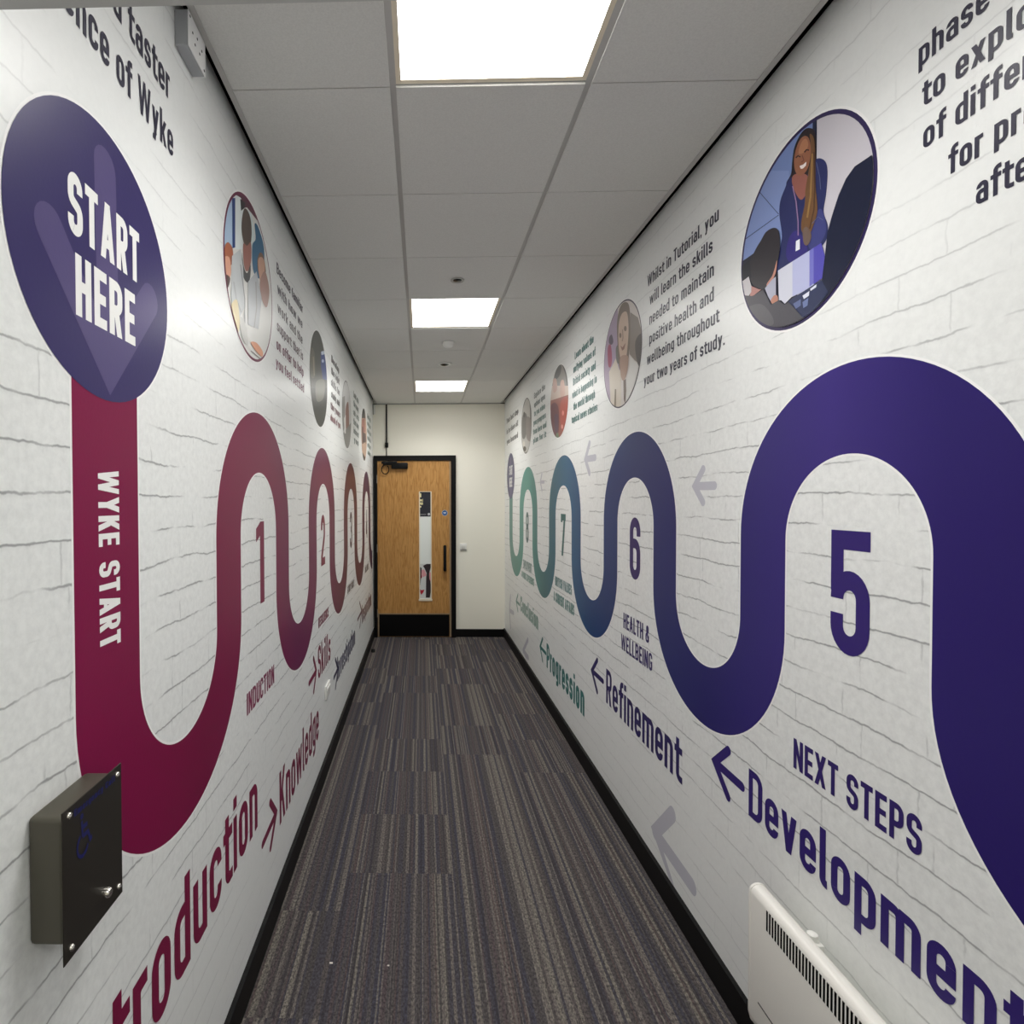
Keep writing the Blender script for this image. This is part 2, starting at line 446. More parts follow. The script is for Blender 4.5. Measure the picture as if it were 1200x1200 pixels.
# ---- condensed lettering, drawn stroke by stroke (cap height 1)
def glyph(ch, t):
    """-> (width, quads/polygons)"""
    h = t/2; q = []
    XH = .735; DS = -.20
    def S(pts, ext=(1, 1), closed=False):
        ln = fillet(pts, closed)
        if not closed:
            a, b = Vector(ln[0]), Vector(ln[1]); c, d = Vector(ln[-2]), Vector(ln[-1])
            if ext[0]: ln[0] = tuple(a+(a-b).normalized()*h*ext[0])
            if ext[1]: ln[-1] = tuple(d+(d-c).normalized()*h*ext[1])
        q.extend(ribbon(ln, t, closed))
    def D(x0, y0, x1, y1, k=1.0):                         # diagonal with level ends
        w2 = h*k*math.hypot(x1-x0, y1-y0)/max(abs(y1-y0), 1e-6)
        q.append([(x0-w2, y0), (x0+w2, y0), (x1+w2, y1), (x1-w2, y1)])
    W = .46; T = 1-h; B = h; L = h; R = W-h; r = .5*(W-t)
    if ch.islower():
        W = .41; T = XH-h; R = W-h; r = .5*(W-t)
    m = h/math.cos(.5)*1.0
    if ch == ' ': return .17, []
    if ch == 'A':
        W = .52; D(h, 0, W/2, 1); D(W-h, 0, W/2, 1); q.append([(.13, .20), (W-.13, .20), (W-.13, .20+t*.9), (.13, .20+t*.9)])
        q.append([(W/2-h*1.1, 1), (W/2+h*1.1, 1), (W/2+h*1.1, .9), (W/2-h*1.1, .9)])
    elif ch == 'B':
        S([(L, T), (R, T, r), (R, .52, r), (L, .52)], closed=True); S([(L, .52), (R, .52, r), (R, B, r), (L, B)], closed=True)
    elif ch == 'C': S([(R, .66), (R, T, r), (L, T, r), (L, B, r), (R, B, r), (R, .34)], (0, 0))
    elif ch == 'D': S([(L, T), (R, T, r), (R, B, r), (L, B)], closed=True)
    elif ch == 'E': W = .40; S([(W-h, T), (L, T), (L, B), (W-h, B)]); S([(L, .5), (W-h-.03, .5)])
    elif ch == 'F': W = .39; S([(W-h, T), (L, T), (L, B)]); S([(L, .48), (W-h-.03, .48)])
    elif ch == 'G': S([(R, .70), (R, T, r), (L, T, r), (L, B, r), (R, B, r), (R, .46), (W*.52, .46)], (0, 0))
    elif ch == 'H': S([(L, B), (L, T)]); S([(R, B), (R, T)]); S([(L, .5), (R, .5)], (0, 0))
    elif ch == 'I': W = t; S([(h, B), (h, T)])
    elif ch == 'J': W = .36; S([(W-h, T), (W-h, B, r), (h, B, r), (h, .32)], (1, 0))
    elif ch == 'K': S([(L, B), (L, T)]); D(L+.05, .40, W-h*.9, 1); D(L+.14, .56, W-h*.9, 0)
    elif ch == 'L': W = .38; S([(L, T), (L, B), (W-h, B)])
    elif ch == 'M': W = .60; S([(L, B), (L, T)]); S([(W-h, B), (W-h, T)]); D(W/2, .25, h, 1, .8); D(W/2, .25, W-h, 1, .8)
    elif ch == 'N': W = .48; S([(L, B), (L, T)]); S([(W-h, B), (W-h, T)]); D(W-h, 0, h, 1, .9)
    elif ch == 'O': S([(L, T, r), (R, T, r), (R, B, r), (L, B, r)], closed=True)
    elif ch == 'P': S([(L, B), (L, T), (R, T, r), (R, .44, r), (L, .44)], (1, 0))
    elif ch == 'R':
        S([(L, B), (L, T), (R, T, r), (R, .47, r), (L, .47)], (1, 0)); D(R-.02, 0, W*.50, .50)
    elif ch == 'S':
        S([(R, .70), (R, T, r), (L, T, r), (L, .56, r*.9), (R, .44, r*.9), (R, B, r), (L, B, r), (L, .30)], (0, 0))
    elif ch == 'T': W = .44; S([(h, T), (W-h, T)]); S([(W/2, B), (W/2, T)])
    elif ch == 'U': S([(L, T), (L, B, r), (R, B, r), (R, T)])
    elif ch == 'V': W = .52; D(W/2, 0, h, 1); D(W/2, 0, W-h, 1)
    elif ch == 'W':
        W = .76; D(W*.28, 0, h, 1, .9); D(W*.28, 0, W/2, 1, .8); D(W*.72, 0, W/2, 1, .8); D(W*.72, 0, W-h, 1, .9)
    elif ch == 'X': W = .50; D(h, 0, W-h, 1); D(W-h, 0, h, 1)
    elif ch == 'Y': W = .50; D(W/2, .40, h, 1); D(W/2, .40, W-h, 1); S([(W/2, B), (W/2, .42)])
    elif ch == 'Z': S([(L, T), (R, T)]); S([(L, B), (R, B)]); D(h*1.2, t, W-h*1.2, 1-t)
    elif ch == '1': W = .30; S([(W-h, B), (W-h, T)]); q.append([(0, .76), (0, .92), (W-t+.02, 1), (W-t+.02, .84)])
    elif ch == '2':
        S([(L, .70), (L, T, r), (R, T, r), (R, .58, .10), (L+.01, .16), (L+.01, B), (R, B)], (0, 1))
    elif ch == '3':
        S([(L, .72), (L, T, r), (R, T, r), (R, .52, r*.8), (W*.42, .52)], (0, 0)); S([(W*.42, .52), (R, .52, r*.8), (R, B, r), (L, B, r), (L, .28)], (0, 0))
    elif ch == '4': S([(R-.05, B), (R-.05, T*.55)]); D(h, .24, W*.62, 1); S([(h, .22), (R+.01, .22)])
    elif ch == '5':
        S([(R, T), (L, T), (L, .50)], (1, 0)); S([(L, .44), (L, .60, r), (R, .60, r), (R, B, r), (L, B, r), (L, .32)], (0, 0))
    elif ch == '6':
        S([(R, .70), (R, T, r), (L, T, r), (L, B, r), (R, B, r), (R, .58, r), (L, .58, r*.5), (L, .4)], (0, 0))
    elif ch == '7': S([(L, .80), (L, T), (R, T)], (0, 0)); D(W*.30, 0, R, 1); q.append([(R-h, 1-t), (R+h, 1-t), (R+h, 1), (R-h, 1)])
    elif ch == '8':
        S([(L, T, r), (R, T, r), (R, .52, r), (L, .52, r)], closed=True); S([(L, .52, r), (R, .52, r), (R, B, r), (L, B, r)], closed=True)
    elif ch == '&':
        W = .50; S([(W-h, .10), (.17, .66), (.17, T, .10), (.34, T, .10), (.34, .66, .08), (h, .42, .14), (h, B, .14), (.36, B, .12), (W-h-.02, .42)], (0, 0))
    elif ch == '.': W = t; q.append([(0, 0), (t, 0), (t, t), (0, t)])
    elif ch == ',': W = t; q.append([(.3*t, -.12), (.8*t, -.12), (t, t), (0, t)])
    elif ch == 'a':
        S([(L+.01, XH*.72), (L+.01, T, r), (R, T, r), (R, B)], (0, 1)); S([(R, XH*.56), (L, XH*.56, r*.9), (L, B, r*.9), (R, B)], (0, 0))
    elif ch == 'b': S([(L, 1-h), (L, B), (R, B, r), (R, T, r), (L, T)], (1, 0))
    elif ch == 'c': S([(R, XH*.66), (R, T, r), (L, T, r), (L, B, r), (R, B, r), (R, XH*.34)], (0, 0))
    elif ch == 'd': S([(R, 1-h), (R, B), (L, B, r), (L, T, r), (R, T)], (1, 0))
    elif ch == 'e':
        S([(L, XH*.48), (R, XH*.48), (R, T, r), (L, T, r), (L, B, r), (R, B, r), (R, XH*.27)], (0, 0))
    elif ch == 'f': W = .30; S([(W-h*.6, 1-h), (.12+h*.4, 1-h, .12), (.12+h*.4, B)], (1, 1)); S([(h*.4, XH-h*1.1), (W-h*.6, XH-h*1.1)], (.6, 1))
    elif ch == 'g':
        S([(R, T), (L, T, r), (L, B+.04, r), (R, B+.04)], (1, 0)); S([(R, T), (R, DS+h, r), (L, DS+h)], (1, 0))
    elif ch == 'h': S([(L, B), (L, 1-h)]); S([(L, T), (R, T, r), (R, B)], (0, 1))
    elif ch == 'i': W = t; S([(h, B), (h, T)]); q.append([(0, .84), (t, .84), (t, 1.0), (0, 1.0)])
    elif ch == 'k': W = .42; S([(L, B), (L, 1-h)]); D(L+.05, .26, W-h, XH); D(L+.12, .40, W-h*.9, 0)
    elif ch == 'l': W = t*1.25; S([(h, 1-h), (h, B, .06), (t*1.25, B)], (1, 0))
    elif ch == 'm':
        W = .66; S([(L, B), (L, T)]); S([(L, T), (W/2, T, r*.8), (W/2, B)], (0, 1)); S([(W/2-.02, T), (W-h, T, r*.8), (W-h, B)], (0, 1))
    elif ch == 'n': S([(L, B), (L, T)]); S([(L, T), (R, T, r), (R, B)], (0, 1))
    elif ch == 'o': S([(L, T, r), (R, T, r), (R, B, r), (L, B, r)], closed=True)
    elif ch == 'p': S([(L, DS+h), (L, T), (R, T, r), (R, B, r), (L, B)], (1, 0))
    elif ch == 'r': W = .27; S([(L, B), (L, T)]); S([(L, XH*.55), (L, T, .09), (W, T)], (0, 0))
    elif ch == 's':
        W = .38; R = W-h; r = .5*(W-t)
        S([(R, XH*.70), (R, T, r), (L, T, r), (L, XH*.55, r*.8), (R, XH*.45, r*.8), (R, B, r), (L, B, r), (L, XH*.30)], (0, 0))
    elif ch == 't': W = .30; S([(.10+h*.4, .90-h), (.10+h*.4, B, .10), (W-h*.4, B)], (1, 1)); S([(h*.4, XH-h*1.1), (W-h*.5, XH-h*1.1)], (.6, 1))
    elif ch == 'u': S([(L, T), (L, B, r), (R, B)], (1, 0)); S([(R, B), (R, T)])
    elif ch == 'v': W = .42; D(W/2, 0, h, XH); D(W/2, 0, W-h, XH)
    elif ch == 'w': W = .64; D(W*.28, 0, h, XH, .9); D(W*.28, 0, W/2, XH, .8); D(W*.72, 0, W/2, XH, .8); D(W*.72, 0, W-h, XH, .9)
    elif ch == 'x': W = .42; D(h, 0, W-h, XH); D(W-h, 0, h, XH)
    elif ch == 'y': W = .42; D(W*.30, DS, W-h, XH); D(W/2, 0, h, XH); q.append([(.03, DS), (W*.3, DS), (W*.36, DS+t), (.03, DS+t)])
    else: W = .4
    return W, q
def typeset(text, t=.19, gap=.088):
    x = 0; out = []
    for ch in text:
        W, q = glyph(ch, t)
        out += [[(a+x, b) for a, b in poly] for poly in q]
        x += W+gap
    return out, x-gap
def letters(mb, wall, text, ya, yb, base, cap, layer=3, t=.19, k=0, end_base=None):
    """text from y=ya (its left end as read) to y=yb on the baseline"""
    polys, w = typeset(text, t)
    eb = base if end_base is None else end_base
    for i, p in enumerate(polys):
        flat(mb, wall, [(ya+(yb-ya)*x/w, base+(eb-base)*x/w+y*cap) for x, y in p], layer, k, (i % 41)*.017)
def words_of(wall, text, ya, yb, base, cap, layer, t, m, parent):
    """a line of text, each word a part of its own"""
    tot = typeset(text, t)[1]; x = 0
    sp = glyph(' ', t)[0]+.176
    for wd in text.split(' '):
        ww = typeset(wd, t)[1]
        a = MB(); letters(a, wall, wd, ya+(yb-ya)*x/tot, ya+(yb-ya)*(x+ww)/tot, base, cap, layer, t)
        a.build_flat('lettering', m, None, parent); x += ww+sp
def word(wall, text, ya, yb, base, cap, col, label, name='wall_lettering', cat='lettering', t=.19, group=None, layer=3):
    mb = MB(); letters(mb, wall, text, ya, yb, base, cap, layer, t)
    o = mb.build_flat(name, pc(col), (wall.x, (ya+yb)/2, base))
    return tag(o, label, cat, group)
def build_flat(s, name, m, loc=None, parent=None):
    return mesh(name, s.v, s.f, m, parent, s.k, False, loc)
MB.build_flat = build_flat
def arrow_strokes(mb, wall, tip, arm, end, wd, layer, rnd=True, zmin=None):
    """tip (y,z); arm = (dy, dz) offset of the upper barb end; end = shaft end (y,z)"""
    (ty, tz) = tip; dy, dz = arm
    for line in ([(ty+dy, tz+dz), (ty, tz), (ty+dy, tz-dz)], [(ty, tz), end]):
        for qd in ribbon(line, wd):
            if zmin is not None: qd = [(a, max(b, zmin)) for a, b in qd]
            flat(mb, wall, qd, layer, 0, len(mb.f)*.005)
        for e in ((line[0], line[-1], line[1]) if len(line) == 3 else (line[1],)):
            if zmin is not None and e[1] < zmin: continue
            flat(mb, wall, [(e[0]+wd/2*math.cos(a*math.pi/8), e[1]+wd/2*math.sin(a*math.pi/8)) for a in range(16)], layer, 0, len(mb.f)*.005)
def circle(c, r, n=72): return [(c[0]+r*math.cos(2*math.pi*i/n), c[1]+r*math.sin(2*math.pi*i/n)) for i in range(n)]

# ---- the long wavy ribbons
RW = .217
def wave(first, step, nlegs, z_start, up_first, zt=1.563, zb=1.302, stop=None):
    """centre line running leg by leg"""
    r = abs(step)/2; s = 1 if step > 0 else -1
    pts = [(first, z_start)]
    down = not up_first
    for k in range(nlegs):
        x = first+step*k
        z_end = zb if down else zt
        n0 = pts[-1]
        for i in range(1, 5): pts.append((x, n0[1]+(z_end-n0[1])*i/4))
        last = k == nlegs-1
        for i in range(1, 49):
            a = math.pi*i/48
            if last and i > 24: break
            pts.append((x+s*(r-r*math.cos(a)), z_end+(-1 if down else 1)*r*math.sin(a)))
        down = not down
    return pts
def clip_y(quad, lo, hi): return [(min(max(a, lo), hi), b) for a, b in quad]
def wall_ribbon(wall, line, m, label, loc):
    t = thing('wall_ribbon', label, 'wall graphic', loc)
    a = MB(); b = MB()
    for qd in ribbon(line, RW+.011): flat(a, wall, clip_y(qd, .62, YB-.001), 1)
    for qd in ribbon(line, RW): flat(b, wall, clip_y(qd, .62, YB-.001), 2)
    a.build_flat('white_border', pc((250, 250, 249)), None, t)
    b.build_flat('band', m, None, t)
    return t
m_rl = ramp_print('ribbon_crimson_to_plum', .8, 6.8, [(.8, (130, 4, 68)), (1.5, (118, 2, 60)), (2.1, (124, 16, 70)), (2.6, (104, 22, 76)), (3.3, (112, 34, 76)),
      (4.0, (92, 34, 66)), (4.7, (90, 42, 58)), (5.3, (80, 40, 64)), (6.0, (64, 46, 84)), (6.8, (66, 34, 62))])
m_rr = ramp_print('ribbon_purple_to_teal', .6, 6.8, [(.6, (38, 24, 96)), (1.1, (42, 28, 104)), (1.4, (58, 42, 124)), (2.0, (40, 36, 104)), (2.65, (48, 58, 108)), (3.3, (34, 66, 116)),
      (3.9, (44, 98, 132)), (4.6, (44, 104, 112)), (5.3, (66, 142, 130)), (6.0, (72, 136, 124)), (6.8, (84, 136, 132))])
rl = wall_ribbon(WL, wave(1.041, .657, 9, 1.95, False), m_rl, 'long wavy crimson-to-plum ribbon with WYKE START on the left wall', (XL, 1.041, 1.95))
for wd_, za, zb in (('WYKE', 1.737, 1.592), ('START', 1.562, 1.398)):
    mb = MB(); polys, w_ = typeset(wd_, .18)
    for i, p in enumerate(polys): flat(mb, WL, [(1.006+y*.070, za-(za-zb)*x/w_) for x, y in p], 3, 0, (i % 41)*.017)
    mb.build_flat('lettering', M_white_ink, None, rl)
wall_ribbon(WR, wave(6.325, -.664, 9, 1.75, False), m_rr, 'long wavy teal-to-purple ribbon running along the right wall', (XR, 6.325, 1.75))

# ---- START HERE roundels
def roundel(wall, c, r, label, flip):
    s = 1 if flip else -1
    t = thing('wall_roundel', label, 'wall graphic', (wall.x, c[0], c[1]))
    a = MB(); flat(a, wall, circle(c, r+.005), 1.3); a.build_flat('white_border', pc((250, 250, 249)), None, t)
    a = MB(); flat(a, wall, circle(c, r), 4); a.build_flat('disc', pc((52, 44, 98)), None, t)
    a = MB()
    wd = .072
    strokes = [[(c[0]+.005, c[1]+.185), (c[0]+.012, c[1]-.185)], [(c[0]-.155, c[1]-.005), (c[0]+.012, c[1]-.19), (c[0]+.172, c[1]-.005)]]
    if not flip: strokes = [[(2*c[0]-y, z) for y, z in st] for st in strokes]
    for st in strokes:
        for qd in ribbon(st, wd): flat(a, wall, qd, 5, 0, len(a.f)*.006)
        for e in st: flat(a, wall, circle(e, wd/2, 20), 5, 0, len(a.f)*.006)
    a.build_flat('arrow', pc((84, 74, 122)), None, t)
    for txt, ya, yb, z, in (('START', -.108, .128, .012), ('HERE', -.090, .108, -.124)):
        a = MB(); letters(a, wall, txt, c[0]+s*ya, c[0]+s*yb, c[1]+z, .107, 6, .178); a.build_flat('lettering', M_white_ink, None, t)
roundel(WL, (1.036, 2.125), .256, 'large purple START HERE roundel topping the crimson ribbon', True)
roundel(WR, (6.345, 1.962), .262, 'purple START HERE roundel by the end wall, topping the teal ribbon', False)

# ---- numerals
CRIM = (128, 18, 70)
for wall, ch, c, wd, z, h, col, lab in (
    (WL, '1', 2.025, .100, 1.297, .305, (124, 12, 66), 'crimson numeral 1 inside the first arch of the crimson ribbon'),
    (WL, '2', 3.322, .136, 1.290, .306, (120, 20, 62), 'crimson numeral 2 inside the second arch of the crimson ribbon'),
    (WL, '3', 4.640, .136, 1.282, .306, (66, 40, 52), 'dark numeral 3 inside the third arch of the left wall ribbon'),
    (WL, '4', 5.965, .136, 1.280, .306, (66, 50, 70), 'dark numeral 4 inside the last arch before the oak door'),
    (WR, '5', 1.335, .120, 1.303, .299, (50, 32, 112), 'biggest-looking dark purple numeral 5 on the right wall'),
    (WR, '6', 2.660, .130, 1.297, .298, (58, 44, 104), 'purple numeral 6 above HEALTH & WELLBEING'),
    (WR, '7', 3.998, .136, 1.277, .304, (48, 104, 104), 'teal numeral 7 inside the blue arch'),
    (WR, '8', 5.352, .130, 1.270, .300, (52, 92, 92), 'teal numeral 8 inside the arch nearest the end wall')):
    word(wall, ch, c-wall.d*wd/2, c+wall.d*wd/2, z, h, col, lab, 'wall_numeral', 'numeral', .155)
# ---- small capital captions
for wall, lines, lab in (
    (WL, [('INDUCTION', 1.855, 2.203, .943, .076, (134, 40, 84))], 'crimson caption INDUCTION under numeral 1'),
    (WL, [('RESILIENCE', 3.158, 3.508, .941, .060, (130, 52, 80))], 'crimson caption under numeral 2, above the word Skills'),
    (WL, [('STUDY SKILLS', 4.398, 4.846, .930, .060, (88, 76, 82))], 'grey caption under numeral 3'),
    (WL, [('CHALLENGE', 5.758, 6.128, .918, .070, (88, 80, 88))], 'grey caption under numeral 4, nearest the oak door'),
    (WR, [('NEXT STEPS', 1.527, 1.138, .940, .082, (50, 34, 104))], 'purple caption NEXT STEPS under numeral 5'),
    (WR, [('HEALTH &', 2.806, 2.490, 1.031, .078, (56, 44, 104)), ('WELLBEING', 2.838, 2.456, .915, .079, (56, 44, 104))], 'purple caption HEALTH & WELLBEING under numeral 6'),
    (WR, [('BRITISH VALUES', 4.234, 3.771, 1.029, .072, (92, 136, 140)), ('& CURRENT AFFAIRS', 4.280, 3.707, .902, .076, (80, 134, 132))], 'teal two-line caption under numeral 7'),
    (WR, [('EMPLOYMENT', 5.560, 5.130, 1.003, .086, (120, 148, 144)), ('& WORK EXPERIENCE', 5.669, 5.025, .898, .066, (104, 150, 140))], 'pale teal two-line caption under numeral 8')):
    t = thing('wall_caption', lab, 'lettering', (wall.x, (lines[0][1]+lines[0][2])/2, lines[0][3]))
    for (txt, ya, yb, z, h, col) in lines:
        words_of(wall, txt, ya, yb, z, h, 3, .16 if ya < 3 else .20, pc(col), t)
# ---- large words with arrows
for wall, txt, ya, yb, z, h, col, ar, lab in (
    (WL, 'Introduction', .858, 1.966, .497, .236, (124, 8, 62), None, 'large crimson word Introduction, partly cut by the photo edge, below the steel call box'),
    (WL, 'Knowledge', 2.274, 3.148, .316, .222, (120, 14, 62), ((2.219, .402), (-.085, .090), (2.028, .392)), 'crimson word Knowledge with an arrow before it'),
    (WL, 'Skills', 3.138, 3.566, .648, .190, (124, 18, 64), ((3.085, .718), (-.075, .092), (2.888, .712)), 'crimson word Skills with an arrow before it'),
    (WL, 'Investigation', 3.848, 4.888, .405, .172, (62, 58, 92), ((3.886, .487), (-.115, .100), (3.700, .480)), 'dark blue-grey word Investigation with an arrow, low on the left wall'),
    (WL, 'Inspiration', 5.456, 6.470, .455, .185, (104, 66, 78), ((5.440, .586), (-.18, .120), (5.08, .575)), 'plum word nearest the oak door on the left wall, with a dark arrow'),
    (WR, 'Development', 1.732, .930, .690, .148, (50, 34, 112), ((1.933, .762), (.085, .078), (1.768, .760)), 'large purple word Development with an arrow, above the white heater'),
    (WR, 'Refinement', 3.063, 2.178, .556, .190, (46, 38, 98), ((3.321, .653), (.101, .093), (3.118, .655)), 'purple word Refinement with an arrow below HEALTH & WELLBEING'),
    (WR, 'Progression', 4.519, 3.470, .312, .200, (54, 122, 120), ((4.769, .414), (.098, .095), (4.548, .416)), 'teal word Progression with an arrow, low on the right wall'),
    (WR, 'Conclusion', 5.717, 4.851, .538, .158, (98, 142, 130), ((5.975, .590), (.106, .088), (5.76, .590)), 'pale green word farthest along the right wall, with an arrow')):
    t = thing('wall_heading', lab, 'lettering', (wall.x, (ya+yb)/2, z))
    a = MB(); letters(a, wall, txt, ya, yb, z, h, 3, .142 if ya < 3.4 else .175); a.build_flat('lettering', pc(col), None, t)
    if ar:
        tip, arm, end = ar
        s = -1 if wall is WL else -1
        arm = (arm[0], arm[1]) if wall is WL else (-arm[0], arm[1])
        a = MB(); arrow_strokes(a, wall, tip, arm, end, .030, 3)
        a.build_flat('arrow', pc(INDIGO if col == (98, 142, 130) and False else col), None, t)
# ---- faint direction arrows
LIL = (196, 196, 206)
for tip, arm, end, wd, lab, zm in (
    ((2.086, 1.729), (-.062, .060), (1.945, 1.727), .030, 'faint grey arrow between the navy and the purple arch', None),
    ((3.465, 1.935), (-.085, .090), (3.268, 1.930), .040, 'faint grey arrow between the blue and the navy arch', None),
    ((4.766, 1.838), (-.060, .072), (4.620, 1.834), .028, 'small faint grey arrow between the teal and the blue arch', None),
    ((2.420, .217), (-.165, .175), (2.085, .213), .062, 'faint lilac arrow near the floor, running into the right skirting', SK+.002),
    ((6.430, .400), (-.070, .180), (6.150, .425), .050, 'faint grey arrow in the far right corner beside the end wall', None),
    ((5.560, .165), (-.24, .170), (5.30, .165), .050, 'faint grey arrow low on the right wall left of Progression', SK+.002)):
    a = MB(); arrow_strokes(a, WR, tip, arm, end, wd, 1.5, True, zm)
    tag(a.build_flat('wall_arrow', pc(LIL), (XR, tip[0], tip[1])), lab, 'wall graphic', 'faint direction arrows')

# ---- paragraphs
def para(wall, lines, cap, label, t=.14, layer=3):
    """lines: (text, y_left, y_right, base, colour)"""
    th = thing('wall_paragraph', label, 'lettering', (wall.x, (lines[0][1]+lines[0][2])/2, lines[0][3]))
    for (txt, ya, yb, z, col) in lines:
        words_of(wall, txt, ya, yb, z, cap, layer, t if ya < 3.4 else .19, pc(col), th)
DK = (48, 46, 66)
para(WL, [('get a taster', .955, 1.318, 2.632, DK), ('experience of Wyke', .735, 1.333, 2.507, DK)], .078,
     'dark two-line text above the START HERE roundel, cut by the doorway head', .145)
def centred(wall, c, rows_, z0, dz, col, adv=.026):
    out = []
    for i, (txt, wd) in enumerate(rows_):
        h = wd/2
        out.append((txt, c-wall.d*h, c+wall.d*h, z0-dz*i, col[i] if isinstance(col, list) else col))
    return out
para(WR, [('phase where we', 1.168, .770, 2.560, DK), ('to explore a range', 1.158, .700, 2.473, DK), ('of different paths', 1.155, .720, 2.387, DK),
          ('for progression', 1.100, .745, 2.303, DK), ('after Wyke', 1.046, .800, 2.216, DK)], .054, 'dark five-line text in the top right corner, cut by the photo edge', .145)
para(WR, [('Whilst in Tutorial, you', 2.525, 1.929, 2.638, DK), ('will learn the skills', 2.500, 1.968, 2.549, DK), ('needed to maintain', 2.503, 1.958, 2.461, DK),
          ('positive health and', 2.503, 1.958, 2.374, DK), ('wellbeing throughout', 2.528, 1.922, 2.288, DK), ('your two years of study.', 2.560, 1.886, 2.200, DK)], .050,
     'dark six-line text starting Whilst in Tutorial, beside the largest photo roundel', .145)
TE = (74, 118, 116)
para(WR, centred(WR, 3.505, [('Learn about the', .40), ('unifying values of', .47), ('British society and', .48), ('what is happening in', .52), ('the world through', .46), ('topical news stories', .55)], 2.615, .083, TE), .050,
     'teal six-line text between the second and third photo roundels of the right wall', .145)
para(WR, centred(WR, 4.81, [('Explore the', .44), ('options open', .44), ('to you when', .44), ('you progress', .50), ('from here and', .54), ('plan for it', .52)], 2.60, .080, [(120, 128, 128), (110, 122, 124), (96, 132, 130), TE, TE, TE]), .052,
     'pale teal six-line text between the third and farthest photo roundels', .145)
para(WR, centred(WR, 6.25, [('Your last step', .80), ('is to share all', .78), ('you learned', .76)], 2.60, .125, (84, 84, 88)), .062,
     'grey three-line text in the far right corner above the small START HERE roundel', .145)
PU = [(66, 56, 72), (72, 62, 78), (96, 88, 92), (104, 82, 92), (120, 60, 88), (124, 64, 92)]
para(WL, centred(WL, 2.535, [('Become familiar', .50), ('with how we', .48), ('work and the', .48), ('support that is', .50), ('on offer to help', .52), ('you feel settled', .54)], 2.625, .079, PU), .046,
     'purple six-line text between the first and second photo roundels of the left wall', .145)
para(WL, centred(WL, 3.84, [('Develop', .34), ('the right', .36), ('skills for', .38), ('study and', .38), ('the years', .42), ('ahead of you', .44)], 2.605, .079, [(84, 80, 84)]*4+[(110, 70, 80), (124, 66, 78)]), .050,
     'grey and plum six-line text beside the plain grey photo roundel', .145)
para(WL, centred(WL, 5.05, [('Look into', .38), ('the many', .38), ('subjects', .44), ('that may', .40), ('interest', .40), ('you', .34)], 2.60, .080, (104, 116, 116)), .056,
     'grey-green six-line text between the third and farthest photo roundels of the left wall', .145)
para(WL, centred(WL, 6.28, [('Aim high', .40), ('and plan', .40), ('what you', .44), ('would do', .40), ('after', .40), ('today', .36)], 2.60, .080, (104, 120, 116)), .056,
     'grey-green six-line text at the far end of the left wall by the oak door', .145)

# ---- photo roundels
def spline(pts, n=5):
    out = []; m = len(pts)
    for i in range(m):
        p0, p1, p2, p3 = (Vector(pts[(i+j-1) % m]) for j in range(4))
        for k in range(n):
            t = k/n
            out.append(tuple(.5*((2*p1)+(p2-p0)*t+(2*p0-5*p1+4*p2-p3)*t*t+(3*p1-p0-3*p2+p3)*t**3)))
    return out
def clip_disc(poly, c, r):
    edge = circle(c, r, 72)
    for i in range(72):
        a, b = edge[i], edge[(i+1) % 72]
        out = []; n = len(poly)
        def side(p): return (b[0]-a[0])*(p[1]-a[1])-(b[1]-a[1])*(p[0]-a[0])
        for j in range(n):
            p, q = poly[j], poly[(j+1) % n]; sp, sq = side(p), side(q)
            if sp >= 0: out.append(p)
            if (sp >= 0) != (sq >= 0):
                t = sp/(sp-sq); out.append((p[0]+(q[0]-p[0])*t, p[1]+(q[1]-p[1])*t))
        poly = out
        if len(poly) < 3: return []
    return poly
def photo(wall, c, r, rim, rimw, base, shapes, label):
    t = thing('wall_photo', label, 'wall photo', (wall.x, c[0], c[1]), 'round photos on the walls')
    a = MB(); flat(a, wall, circle(c, r+.006), 2); a.build_flat('white_border', pc((250, 250, 249)), None, t)
    if rim:
        a = MB(); flat(a, wall, circle(c, r), 3); a.build_flat('rim', pc(rim), None, t)
    a = MB(); cols = [base]; ri = r-rimw
    flat(a, wall, circle(c, ri), 4, 0)
    lay = 4.5
    for col, pts, sm in shapes:
        if col not in cols: cols.append(col)
        w_pts = [at(x, y, wall) for x, y in pts]
        if sm: w_pts = spline(w_pts)
        w_pts = clip_disc(w_pts, c, ri)
        if len(w_pts) > 2: flat(a, wall, w_pts, lay, cols.index(col))
        lay += .3
    a.build_flat('picture', [pc(x) for x in cols], None, t)
def ell(cx, cy, rx, ry, a=0, n=14):
    ca, sa = math.cos(a), math.sin(a)
    return [(cx+rx*math.cos(2*math.pi*i/n)*ca-ry*math.sin(2*math.pi*i/n)*sa, cy+rx*math.cos(2*math.pi*i/n)*sa+ry*math.sin(2*math.pi*i/n)*ca) for i in range(n)]
def stroke(pts, wd): # thin pixel-space band
    up = []; dn = []
    for i, p in enumerate(pts):
        a = Vector(pts[max(i-1, 0)]); b = Vector(pts[min(i+1, len(pts)-1)]); d = (b-a).normalized(); n_ = Vector((-d.y, d.x))*wd/2
        up.append((p[0]+n_.x, p[1]+n_.y)); dn.append((p[0]-n_.x, p[1]-n_.y))
    return up+dn[::-1]
